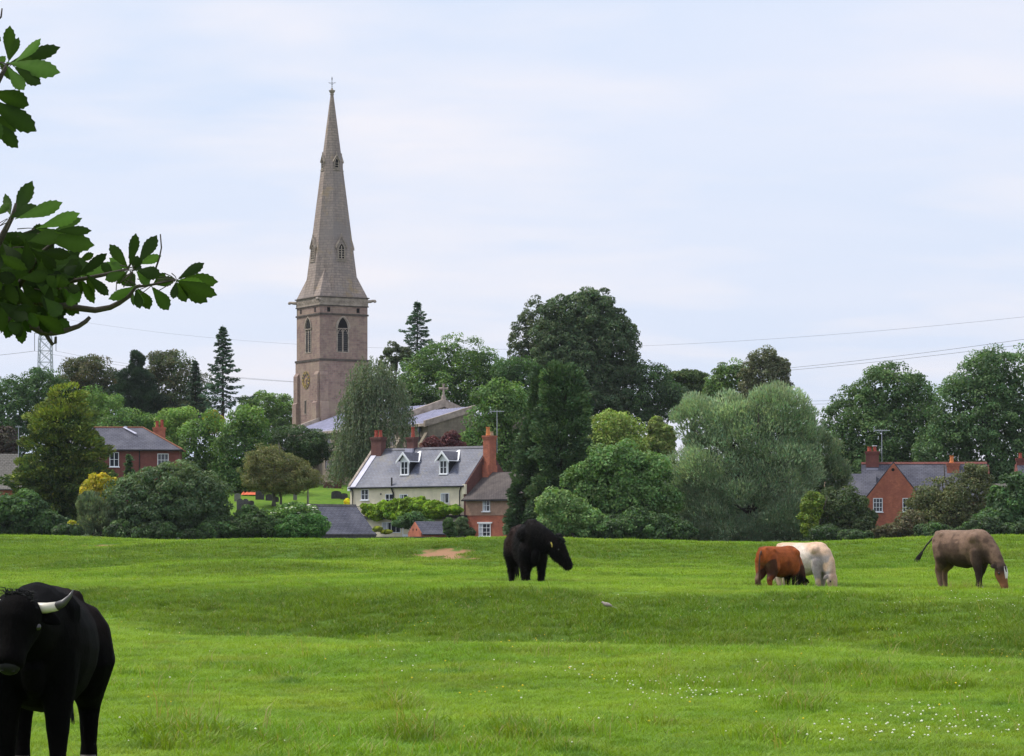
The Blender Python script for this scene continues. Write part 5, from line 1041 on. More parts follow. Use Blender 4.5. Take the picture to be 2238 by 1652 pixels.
    for i in range(900):      # the rest of the crown, out of the picture
        x, y = rng.uniform(-3600, -140), rng.uniform(-1500, 2000); a = rng.uniform(-1, 2.6); l = rng.uniform(110, 190); leaf((x, y), (x + l * math.cos(a), y + l * math.sin(a)), rng.uniform(70, 120), rng.uniform(-1.5, 3))
    PT.v = [tuple(np.array(q) - np.array(b0)) for q in PT.v]; PT.build('leaf_stalks', M['bark'], t)
    np_mesh('foliage', np.array(V) - np.array(b0), 4, M['branch_leaf'], t, np.clip(np.array(C), .001, 1), np.array(F_))
branch_tree()
# ------------------------------------------------------------------ cattle
def hide_mat(name, rough=.75, sheen=.0, bump=.6):
    m = bpy.data.materials.new(name); m.use_nodes = True; t = m.node_tree; b = t.nodes['Principled BSDF']
    a = N(t, 'ShaderNodeAttribute', attribute_name='Col'); g = N(t, 'ShaderNodeTexCoord')
    mp_ = N(t, 'ShaderNodeMapping'); mp_.inputs['Scale'].default_value = (1, 1, .35); t.links.new(g.outputs['Object'], mp_.inputs[0])
    n1 = noisen(t, mp_.outputs[0], 55, 4, .7); n2 = noisen(t, g.outputs['Object'], 6, 4, .6)
    c = mixc(t, .45, a.outputs['Color'], ramp(t, n1, [(.3, .35), (.7, 1.0)]), 'MULTIPLY'); c = mixc(t, .55, c, ramp(t, n2, [(.3, .35), (.7, 1.0)]), 'MULTIPLY')
    t.links.new(c, b.inputs['Base Color']); b.inputs['Roughness'].default_value = rough; b.inputs['Specular IOR Level'].default_value = .1
    bn = N(t, 'ShaderNodeBump'); bn.inputs['Strength'].default_value = bump; bn.inputs['Distance'].default_value = .015
    t.links.new(n1, bn.inputs['Height']); t.links.new(bn.outputs[0], b.inputs['Normal']); return m
M['hide'] = hide_mat('hide'); M['black_hide'] = hide_mat('black_hide', .8)
M['black_hide'].node_tree.nodes['Principled BSDF'].inputs['Specular IOR Level'].default_value = .035
M['horn'] = mat('horn', (.55, .5, .4), .4, .5, var=.2); M['horn_tip'] = mat('horn_tip', (.06, .055, .055), .4, .5)
M['muzzle'] = mat('wet_muzzle', (.006, .0055, .006), .5, .2); M['pink_muzzle'] = mat('pink_muzzle', (.3, .16, .13), .5)
M['eye'] = mat('eye', (.01, .008, .007), .1, .6); M['yellow_tag'] = mat('yellow_tag', (.7, .55, .12), .5); M['hoof'] = mat('hoof', (.04, .035, .03), .6)
def body_mesh(mbs, voxel, smooth, name):
    o = mbs.build(name, None); o.modifiers.new('r', 'REMESH').mode = 'VOXEL'; o.modifiers['r'].voxel_size = voxel; o.modifiers['r'].use_smooth_shade = True
    s = o.modifiers.new('s', 'SMOOTH'); s.factor = .6; s.iterations = smooth
    bpy.context.view_layer.update(); dg = bpy.context.evaluated_depsgraph_get(); me = bpy.data.meshes.new_from_object(o.evaluated_get(dg)); bpy.data.objects.remove(o); me.name = name; return me
def paint(me, fn):
    n = len(me.vertices); co = np.empty(n * 3, np.float32); me.vertices.foreach_get('co', co); c = fn(co.reshape(-1, 3).astype(float))
    a = me.attributes.new('Col', 'FLOAT_COLOR', 'POINT'); a.data.foreach_set('color', np.concatenate([np.clip(c, .001, .95), np.ones((n, 1))], 1).astype(np.float32).ravel())
def sm(a, b, x): f = np.clip((x - a) / (b - a), 0, 1); return f * f * (3 - 2 * f)
TORSO = [(-.745, 1.06, .09, .12), (-.725, 1.055, .21, .21), (-.62, 1.03, .285, .31), (-.42, .97, .325, .38), (-.15, .905, .36, .445), (.12, .885, .37, .465), (.36, .915, .34, .45), (.54, .96, .285, .40), (.66, .98, .22, .33), (.745, .975, .145, .22)]
def cattle(name, label, loc, yaw, neck, head, legs, tail, color, torso=None, k=1.0, voxel=.022, horn=None, ears=True, ear_ang=0, muzzle='muzzle', tagged=None, shaggy=0, hair_col=(.01, .01, .01), seed=1, hs=1.1, hd=1.0, group='cattle grazing in the pasture'):
    """neck: [(x,y,z,rside,rup)...]; head: (poll, muzzle) points; legs: four chains of (x,y,z,r); all in metres, x forward, standing on z=0"""
    t = empty(name, loc, yaw, label=label, cat='cow' if name != 'bull' else 'bull', group=group); t.scale = (k, k, k)
    torso = torso or [(x, zc + .03, hw * .93, hh * .90) for x, zc, hw, hh in TORSO]
    mb = MB(); n = 20; rings = []
    for x, zc, hw, hh in torso:
        ring = []
        for i in range(n):
            a = 2 * math.pi * i / n; c, s = math.cos(a), math.sin(a); wq = hw * (1 - .20 * max(0, s) ** 2); ring.append((x, wq * c, zc + hh * s))
        rings.append(ring)
    mb.loft(rings)
    mb.tube([p[:3] for p in neck], [(p[4], p[3]) for p in neck], 14)
    for s_ in (-1, 1):      # hook bones, pin bones, shoulder blades, brisket fold
        TX = [q[0] for q in torso]; surf = lambda x, y: float(np.interp(x, TX, [q[1] for q in torso]) + np.interp(x, TX, [q[3] for q in torso]) * math.sqrt(max(.02, 1 - (y / np.interp(x, TX, [q[2] for q in torso])) ** 2)))
        for x, y, r, sk in ((-.43, .17, .085, .78), (-.64, .10, .07, .72), (.47, .17, .15, .93), (.40, .04, .09, .8)): z = surf(x, y) - r * sk; mb.tube([(x - r, y * s_, z), (x - r * .7, y * s_, z), (x, y * s_, z), (x + r * .7, y * s_, z), (x + r, y * s_, z)], [r * .1, r * .7, r, r * .7, r * .1], 10)
    mb.tube([(.70, 0, .86), (.74, 0, .78), (.68, 0, .66), (.52, 0, .56)], [.05, .085, .08, .04], 10)
    pl, mz = Vector(head[0]), Vector(head[1]); ax = (mz - pl).normalized(); hl = (mz - pl).length
    upv = Vector(head[2]) if len(head) > 2 else Vector((0, 0, 1)); sd = ax.cross(upv).normalized(); fr_n = sd.cross(ax).normalized()   # fr_n: forehead side
    hr = []
    for f, wd, ht, off in ((-.10, .05, .05, -.02), (-.04, .10, .095, -.02), (.10, .125, .125, -.03), (.30, .125, .14, -.045), (.5, .098, .12, -.045), (.7, .078, .092, -.03), (.86, .078, .078, -.02), (.96, .074, .066, -.015), (1.0, .05, .045, -.012)):
        wd, ht = wd * hs, ht * hs * hd; c = pl + ax * hl * f + fr_n * (off + .03); hr.append([tuple(c + sd * wd * math.cos(2 * math.pi * i / 16) + fr_n * ht * math.sin(2 * math.pi * i / 16)) for i in range(16)])
    mb.loft(hr)
    for ch in legs: mb.tube([p[:3] for p in ch], [p[3] for p in ch], 12)
    me = body_mesh(mb, voxel, 5, 'body'); paint(me, color); hm = M['black_hide'] if horn else M['hide']; o = link('body', me, hm, t)
    for ch in legs:
        x, y, z, r = ch[-1]; MB().loft([[(x + .02 + math.cos(a) * r * 1.25 * q, y + math.sin(a) * r * 1.05 * q, zz) for a in np.linspace(0, 6.283, 13)[:-1]] for zz, q in ((-.02, 1.05), (.03, 1.0), (.08, .8))]).build('hoof', M['hoof'], t, True)
    hairm = M.setdefault('hair' + str(seed), mat('hair', hair_col, .8, var=.2))
    tl = MB(); tl.tube([p[:3] for p in tail], [.035 if i == 0 else .02 for i in range(len(tail) - 1)] + [.016], 8); tl.build('tail', hairm, t, True)
    e = Vector(tail[-1][:3]); dv = (e - Vector(tail[-2][:3])).normalized(); mbt = MB(); rng = np.random.default_rng(seed)
    for i in range(26):
        q = Vector(rng.normal(size=3)) * .025; mbt.tube([e + q * .5 - dv * .04, e + q + dv * .08, e + q * 1.3 + dv * rng.uniform(.14, .24)], [.012, .011, .002], 4, False)
    mbt.build('tail_tuft', hairm, t)
    if ears:
        for s in (-1, 1):
            b = pl + ax * hl * .05 + sd * s * .085 - fr_n * .01; ed = (sd * s * 1.0 - ax * ear_ang + fr_n * (-.15)).normalized(); wv = ed.cross(fr_n).normalized()
            rg = []
            for f, w_, th in ((0, .022, .016), (.25, .05, .016), (.55, .062, .014), (.8, .045, .011), (1, .012, .006)):
                c = b + ed * .20 * f - Vector((0, 0, .05 * f * f)); rg.append([tuple(c + wv * w_ * math.cos(a) + fr_n * th * math.sin(a)) for a in np.linspace(0, 6.283, 11)[:-1]])
            m2 = MB().loft(rg); me2 = bpy.data.meshes.new('ear'); me2.from_pydata(m2.v, [], m2.f); paint(me2, lambda c: np.tile(color(np.array([tuple(pl)]))[0] * .8, (len(c), 1))); me2.polygons.foreach_set('use_smooth', [True] * len(me2.polygons)); eo = link('ear', me2, hm, t)
            if tagged == s: 
                c = b + ed * .13 + fr_n * .02 - Vector((0, 0, .05)); MB().box((-.022, -.006, -.03), (.022, .006, .03), lambda a, c_, b_: c + wv * a * 1.1 + fr_n * (c_ + .012) + Vector((0, 0, b_))).build('ear_tag', M['yellow_tag'], eo)
    mzm = MB(); c = pl + ax * hl * .965 + fr_n * .012; rg = []
    for f, w_, h_ in ((-.05, .070, .060), (0, .079, .068), (.035, .066, .055), (.055, .035, .03)): rg.append([tuple(c + ax * f + sd * w_ * math.cos(a) + fr_n * h_ * math.sin(a)) for a in np.linspace(0, 6.283, 15)[:-1]])
    mo = mzm.loft(rg).build('muzzle', M[muzzle], t, True)
    nm = MB()
    for s in (-1, 1): cc = c + ax * .045 + sd * s * .034 + fr_n * .016; nm.tube([cc - ax * .02, cc + ax * .008], [.017, .013], 8)
    nm.build('nostril', M['void'], mo)
    for s in (-1, 1):
        c = pl + ax * hl * .33 + sd * s * .112 * hs + fr_n * .03; MB().loft([[tuple(c + ax * (r * math.cos(a)) + fr_n * (r * .75 * math.sin(a)) + sd * s * z) for a in np.linspace(0, 6.283, 11)[:-1]] for r, z in ((.03, -.02), (.03, .0), (.022, .014), (.008, .02))]).build('eye', M['eye'], t, True)
    if horn:
        for s in (-1, 1):
            b = pl + sd * s * (.075 * hs + .015) + fr_n * .02 - ax * .01; q = lambda a, u_, f_: b + sd * s * a + Vector((0, 0, u_)) + fr_n * f_
            m3 = MB().tube([q(-.02, -.02, 0), q(.07, -.012, 0), q(.145, .0, .015), ], [.038, .036, .031], 10).build('horn', M['horn'], t, True)
            MB().tube([q(.14, -.001, .015), q(.19, .022, .03), q(.23, .062, .04), q(.255, .112, .04)], [.0315, .024, .014, .003], 10).build('horn_tip', M['horn_tip'], m3, True)
    if shaggy:
        nv = len(me.vertices); co = np.empty(nv * 3, np.float32); me.vertices.foreach_get('co', co); co = co.reshape(-1, 3); no = np.empty(nv * 3, np.float32); me.vertices.foreach_get('normal', no); no = no.reshape(-1, 3)
        pick = rng.integers(0, nv, shaggy); p = co[pick].astype(float); nn = no[pick].astype(float); C = color(p); lnh = np.where(p[:, 2] > 1.05, .045, .035) * (.6 + .8 * rng.random(shaggy))
        tip = p + nn * (lnh * .55)[:, None] + (np.array([0, 0, -1.0]) + .35 * rng.normal(size=p.shape)) * (lnh * .7)[:, None]; sdv = nrmz(np.cross(nn, tip - p)) * .006
        Vh = np.stack([p - sdv, p + sdv, tip], 1).reshape(-1, 3); np_mesh('coat_hair', Vh, 3, M['hide'], t, np.repeat(np.clip(C * (.8 + .5 * rng.random(shaggy))[:, None], .001, .9), 3, 0))
    return t, (pl, ax, hl, sd, fr_n)
def fleg(x, y, step=0.0, bend=0.0, top=.86):
    return [(.50, y * .6, top + .17, .06), (.50, y * .75, top + .08, .14), (.50, y * .8, top, .17), (.50 + step * .25, y, .66, .13), (.51 + step * .55, y, .42, .084), (.505 + step * .62 + bend, y, .36, .080), (.50 + step * .85 + bend * .3, y, .16, .056), (.505 + step * .95, y, .09, .062), (.52 + step, y, .0, .062)]
def hleg(x, y, step=0.0):
    return [(-.47, y * .5, 1.2, .07), (-.48, y * .65, 1.12, .16), (-.50, y * .75, .98, .22), (-.46 + step * .2, y, .74, .20), (-.54 + step * .45, y, .57, .125), (-.64 + step * .7, y, .45, .084), (-.63 + step * .8, y, .36, .070), (-.60 + step * .95, y, .16, .056), (-.59 + step, y, .09, .062), (-.57 + step, y, .0, .062)]
def mixa(a, b, f): return np.asarray(a) * (1 - f[:, None]) + np.asarray(b) * f[:, None]
def nz(c, s, k=0): return vnoise(c[:, 0] * s + k, c[:, 2] * s + c[:, 1] * s * .7, 5 + k) + .5
# grey brown steer grazing at the right
def col_steer(c):
    base = mixa((.24, .15, .105), (.12, .075, .055), sm(.42, .62, .6 * nz(c, 4) + .4 * nz(c, 13, 4))); base = mixa(base, (.30, .20, .14), sm(1.18, 1.32, c[:, 2]) * .7)
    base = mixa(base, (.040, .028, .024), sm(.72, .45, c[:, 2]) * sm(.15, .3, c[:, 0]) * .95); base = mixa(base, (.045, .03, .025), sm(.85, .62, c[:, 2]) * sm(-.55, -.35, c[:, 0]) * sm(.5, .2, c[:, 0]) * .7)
    base = mixa(base, (.05, .034, .028), sm(.42, .55, c[:, 0]) * sm(1.0, .85, c[:, 2]) * sm(.95, .8, c[:, 0]) * .8)
    base = mixa(base, (.24, .15, .10), sm(-.4, -.5, c[:, 0]) * sm(.7, .5, c[:, 2])); base = mixa(base, (.28, .12, .06), sm(.98, 1.05, c[:, 0]) * sm(.5, .3, c[:, 2])); return base
gp = hit(2104, 1290); S1 = 1.0
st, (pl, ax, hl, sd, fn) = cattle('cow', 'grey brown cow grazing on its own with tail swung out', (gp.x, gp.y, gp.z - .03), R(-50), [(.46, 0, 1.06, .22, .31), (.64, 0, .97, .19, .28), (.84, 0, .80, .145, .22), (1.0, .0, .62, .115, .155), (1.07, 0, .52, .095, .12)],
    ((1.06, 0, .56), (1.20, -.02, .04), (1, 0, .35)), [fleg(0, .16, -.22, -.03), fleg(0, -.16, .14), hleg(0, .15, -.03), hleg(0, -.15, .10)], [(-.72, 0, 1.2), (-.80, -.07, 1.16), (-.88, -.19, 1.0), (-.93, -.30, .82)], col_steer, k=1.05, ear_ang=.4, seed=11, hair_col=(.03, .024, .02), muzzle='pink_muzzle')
m = MB(); q = lambda f, s, o: pl + ax * hl * f + sd * s + fn * o
rows = [(.08, .035, .128), (.2, .05, .132), (.35, .05, .133), (.52, .036, .112), (.62, .02, .098)]
m.add([tuple(q(f, s * w_, o)) for f, w_, o in rows for s in (-1, 1)] + [tuple(q(f, s * w_, o - .03)) for f, w_, o in rows for s in (-1, 1)], [(i * 2, i * 2 + 1, i * 2 + 3, i * 2 + 2) for i in range(4)] + [(10 + i * 2, 10 + i * 2 + 1, 10 + i * 2 + 3, 10 + i * 2 + 2) for i in range(4)] + [(i * 2, i * 2 + 2, 12 + i * 2, 10 + i * 2) for i in range(4)] + [(i * 2 + 1, i * 2 + 3, 13 + i * 2, 11 + i * 2) for i in range(4)])
m.build('white_blaze', mat('blaze', (.6, .55, .52), .8, var=.1), st)
# rust red cow with its rear towards us
def col_red(c):
    b = mixa((.40, .10, .028), (.27, .065, .02), sm(.4, .65, nz(c, 5))); b = mixa(b, (.05, .030, .026), sm(.50, .62, nz(c, 3.1, 2)) * sm(1.22, 1.1, c[:, 2]) * .85)
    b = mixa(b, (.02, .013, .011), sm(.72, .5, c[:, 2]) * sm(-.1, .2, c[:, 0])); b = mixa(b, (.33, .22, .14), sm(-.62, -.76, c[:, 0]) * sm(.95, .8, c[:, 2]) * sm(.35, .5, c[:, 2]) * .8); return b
rp = Vector(((1702 - CX) / F * 67.4, 67.4, 0)); rp.z = gz(rp.x, rp.y)
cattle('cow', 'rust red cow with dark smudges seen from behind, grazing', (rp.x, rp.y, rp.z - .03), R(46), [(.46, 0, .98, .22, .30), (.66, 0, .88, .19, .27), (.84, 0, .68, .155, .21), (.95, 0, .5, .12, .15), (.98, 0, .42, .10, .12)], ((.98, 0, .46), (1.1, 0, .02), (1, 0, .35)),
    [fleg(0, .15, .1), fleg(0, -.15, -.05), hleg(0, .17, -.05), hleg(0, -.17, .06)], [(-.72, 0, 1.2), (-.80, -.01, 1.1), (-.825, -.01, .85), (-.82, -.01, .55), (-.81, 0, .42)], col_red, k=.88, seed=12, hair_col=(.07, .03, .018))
# white cow behind it, head down towards us
def col_white(c):
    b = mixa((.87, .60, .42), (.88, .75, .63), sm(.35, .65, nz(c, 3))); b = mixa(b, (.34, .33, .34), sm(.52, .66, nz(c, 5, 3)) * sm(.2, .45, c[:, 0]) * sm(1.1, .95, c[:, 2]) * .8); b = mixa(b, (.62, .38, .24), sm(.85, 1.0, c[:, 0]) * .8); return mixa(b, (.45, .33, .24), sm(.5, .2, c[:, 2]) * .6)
wp = Vector(((1754 - CX) / F * 69.3, 69.3, 0)); wp.z = gz(wp.x, wp.y)
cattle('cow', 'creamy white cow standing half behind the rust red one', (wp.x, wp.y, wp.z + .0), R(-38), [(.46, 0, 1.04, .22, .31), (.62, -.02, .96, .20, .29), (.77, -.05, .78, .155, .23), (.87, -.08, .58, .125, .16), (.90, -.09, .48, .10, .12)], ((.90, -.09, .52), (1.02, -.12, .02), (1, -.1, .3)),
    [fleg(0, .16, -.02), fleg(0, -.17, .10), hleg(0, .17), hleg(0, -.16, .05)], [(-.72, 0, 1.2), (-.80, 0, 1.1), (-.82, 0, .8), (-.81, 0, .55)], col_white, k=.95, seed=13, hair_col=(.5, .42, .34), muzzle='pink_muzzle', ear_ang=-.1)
# black shaggy cow in the middle, looking right
def col_black(c):
    b = mixa((.005, .0044, .0044), (.009, .0065, .006), sm(.4, .6, nz(c, 5))); return mixa(b, (.040, .021, .017), sm(.1, -.35, c[:, 0]) * sm(.7, 1.0, c[:, 2]) * .9)
bp = Vector(((1151 - CX) / F * 71.4, 71.4, 0)); bp.z = gz(bp.x, bp.y)
B_T = [(x, zc + (.06 if x > .1 else .02), hw * .74, hh * .97 + (.04 if .2 < x < .6 else 0)) for x, zc, hw, hh in TORSO]
bc, (pl, ax, hl, sd, fn) = cattle('cow', 'shaggy black cow with a yellow ear tag looking to the right', (bp.x, bp.y, bp.z - .06), R(-76), [(.40, .0, 1.12, .25, .34), (.56, .06, 1.08, .22, .31), (.70, .16, 1.04, .185, .26), (.80, .27, .98, .155, .21), (.85, .35, .95, .12, .15)], ((.84, .33, 1.0), (.96, .63, .47), (.25, .45, 1)),
    [fleg(0, .17, .02), fleg(0, -.17, .0), hleg(0, .17, .0), hleg(0, -.17, .06)], [(-.72, 0, 1.2), (-.80, 0, 1.1), (-.82, 0, .8), (-.81, 0, .5)], col_black, torso=B_T, k=1.22, seed=14, hs=1.18, hd=1.18, shaggy=30000, tagged=1, ear_ang=.2)
rng = np.random.default_rng(8); mb = MB()
for i in range(240):
    c = pl + ax * hl * rng.uniform(-.1, .22) + sd * float(np.clip(rng.normal() * .06, -.11, .11)) + fn * (.12 + .03 * rng.random()); v = Vector((rng.normal() * .5, rng.normal() * .5, .6)) + fn * .8; v.normalize()
    mb.tube([c, c + v * .05, c + v * .09 + Vector((0, 0, -.03))], [.012, .009, .002], 4, False)
mb.build('poll_hair', M['hair14'], bc)
# black horned bull close by at the left
def col_bull(c):
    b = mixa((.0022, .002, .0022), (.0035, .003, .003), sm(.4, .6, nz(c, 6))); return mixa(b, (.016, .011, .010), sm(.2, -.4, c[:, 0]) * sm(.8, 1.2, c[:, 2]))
d_b = 22.0; bx = (96 - CX) / F * d_b
BT = [(x, zc - .0, hw * 1.08, hh * .98) for x, zc, hw, hh in TORSO]
BL = [[(x, y * 1.1, z, r * 1.1) for x, y, z, r in ch] for ch in (fleg(0, .14, .03), fleg(0, -.19, -.02), hleg(0, .24, -.02), hleg(0, -.2, .06))]
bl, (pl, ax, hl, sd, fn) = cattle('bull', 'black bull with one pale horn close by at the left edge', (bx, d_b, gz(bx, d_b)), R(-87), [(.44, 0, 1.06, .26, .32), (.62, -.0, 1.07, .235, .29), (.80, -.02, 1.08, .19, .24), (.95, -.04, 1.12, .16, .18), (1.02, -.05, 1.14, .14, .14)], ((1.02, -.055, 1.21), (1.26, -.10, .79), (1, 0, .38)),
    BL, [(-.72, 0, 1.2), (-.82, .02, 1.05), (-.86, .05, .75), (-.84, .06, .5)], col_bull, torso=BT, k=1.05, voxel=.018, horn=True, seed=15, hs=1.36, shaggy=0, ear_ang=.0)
rng = np.random.default_rng(5); mb = MB()
for i in range(420):
    c = pl + ax * hl * rng.uniform(-.12, .16) + sd * float(np.clip(rng.normal() * .05, -.09, .09)) + fn * (.06 + rng.random() * .03); v = Vector((rng.normal() * .35, rng.normal() * .35, .7)) + fn * .6; v.normalize()
    mb.tube([c, c + v * .035, c + v * .06 + Vector((0, 0, -.02)) + sd * rng.normal() * .02], [.006, .004, .001], 4, False)
mb.build('poll_hair', M['hair15'], bl)
# a small bird feeding on the turf
rb = hit(1329, 1337); t = empty('bird', (rb.x, rb.y, rb.z + .05), R(150), label='small grey brown bird feeding on the grass slope', cat='bird')
mb = MB(); mb.tube([(-.10, 0, .04), (-.06, 0, .06), (0, 0, .075), (.05, 0, .085), (.085, 0, .10), (.11, 0, .12), (.135, 0, .125), (.15, 0, .12)], [.008, .03, .046, .045, .03, .024, .02, .006], 10); bm_ = mb.build('body', mat('bird_feathers', (.26, .22, .19), .8, var=.3, vscale=20), t, True)
mb = MB(); mb.add([(-.08, -.025, .055), (-.08, .025, .055), (-.19, .03, .02), (-.19, -.03, .02), (-.08, -.02, .047), (-.08, .02, .047), (-.19, .025, .014), (-.19, -.025, .014)], [(0, 1, 2, 3), (4, 5, 6, 7), (0, 1, 5, 4), (1, 2, 6, 5), (2, 3, 7, 6), (3, 0, 4, 7)]); mb.build('tail', M['wood'], t)
mb = MB(); mb.tube([(.148, 0, .12), (.172, 0, .112)], [.006, .001], 6); mb.build('beak', M['iron'], t)
for s in (-1, 1): MB().tube([(.0, s * .018, .04), (.01, s * .018, -.06)], .004, 5).build('leg', M['iron'], t)
# ------------------------------------------------------------------ grass, clover and buttercups
def grass_mat():
    m = bpy.data.materials.new('grass_blade'); m.use_nodes = True; t = m.node_tree; b = t.nodes['Principled BSDF']
    g = N(t, 'ShaderNodeNewGeometry'); oi = N(t, 'ShaderNodeObjectInfo'); po = g.outputs['Position']
    a = noisen(t, po, .22, 4, .6); f1 = noisen(t, po, 1.3, 4, .65)
    c = mixc(t, ramp(t, a, [(.36, 0.0), (.64, 1.0)]), (.168, .305, .016), (.268, .39, .03))
    c = mixc(t, ramp(t, f1, [(.45, 0.0), (.8, .6)]), c, (.095, .215, .013))
    f3 = noisen(t, po, .62, 5, .7, .4); c = mixc(t, ramp(t, f3, [(.52, 0.0), (.72, .55)]), c, (.30, .31, .05))
    f4 = noisen(t, po, .9, 3, .6); c = mixc(t, ramp(t, f4, [(.58, 0.0), (.72, .6)]), c, (.06, .17, .03))
    ra = N(t, 'ShaderNodeAttribute', attribute_type='INSTANCER', attribute_name='rank_shade'); c = mixc(t, mathn(t, 'MULTIPLY', ra.outputs['Fac'], .66), c, (.085, .155, .014))  # painted bank shade and darker rough tufts, both in the blade colour
    at = N(t, 'ShaderNodeAttribute', attribute_name='Col'); c = mixc(t, at.outputs['Alpha'], c, at.outputs['Color'])
    hs = N(t, 'ShaderNodeHueSaturation'); t.links.new(c, hs.inputs['Color']); t.links.new(mathn(t, 'ADD', mathn(t, 'MULTIPLY', oi.outputs['Random'], .5), .75), hs.inputs['Value'])
    t.links.new(hs.outputs[0], b.inputs['Base Color']); b.inputs['Roughness'].default_value = .55; b.inputs['Specular IOR Level'].default_value = .25
    tr = N(t, 'ShaderNodeBsdfTranslucent'); t.links.new(mixc(t, 1.0, hs.outputs[0], (1.15, 1.1, .5), 'MULTIPLY'), tr.inputs[0])
    ms = N(t, 'ShaderNodeMixShader'); ms.inputs[0].default_value = .35; t.links.new(b.outputs[0], ms.inputs[1]); t.links.new(tr.outputs[0], ms.inputs[2]); t.links.new(ms.outputs[0], t.nodes['Material Output'].inputs[0]); return m
M['grass'] = grass_mat()
def tuft(name, seed, n, rad, h, w_, lean, straw=.0):
    rng = np.random.default_rng(seed); V, Fq, C = [], [], []
    for i in range(n):
        a, r = rng.uniform(0, 6.28), rad * math.sqrt(rng.random()); b = np.array([r * math.cos(a), r * math.sin(a), -.01]); a2 = rng.uniform(0, 6.28); l = lean * rng.uniform(.2, 1.2); hh = h * rng.uniform(.5, 1.15)
        dv = np.array([math.cos(a2) * l, math.sin(a2) * l, 1.0]); sd = np.array([-math.sin(a2 + .5), math.cos(a2 + .5), 0]) * w_ * rng.uniform(.6, 1.3) / 2
        m_ = b + dv * hh * .55; tp = b + np.array([dv[0] * 1.9, dv[1] * 1.9, .92]) * hh; k = len(V); V += [b - sd, b + sd, m_ + sd * .8, m_ - sd * .8, tp]; Fq += [(k, k + 1, k + 2, k + 3), (k + 3, k + 2, k + 4)]
        s_ = rng.random() < straw; cc = (.36, .30, .13, .85) if s_ else (.2, .2, .05, 0.0); C += [cc] * 5
    me = bpy.data.meshes.new(name); me.from_pydata([tuple(v) for v in V], [], Fq); a = me.attributes.new('Col', 'FLOAT_COLOR', 'POINT'); a.data.foreach_set('color', np.array(C, np.float32).ravel()); me.materials.append(M['grass'])
    return bpy.data.objects.new(name, me)
TUFTS = [tuft('short_tuft', 1, 60, .14, .05, .0055, .6), tuft('short_tuft', 2, 60, .15, .055, .006, .9, .02), tuft('rough_tuft', 3, 44, .15, .11, .0065, .5, .04), tuft('rough_tuft', 4, 50, .2, .10, .010, .6, .03), tuft('far_tuft', 5, 44, .3, .08, .018, .7, .02), tuft('stalk_tuft', 6, 14, .14, .24, .006, .4, .55)]
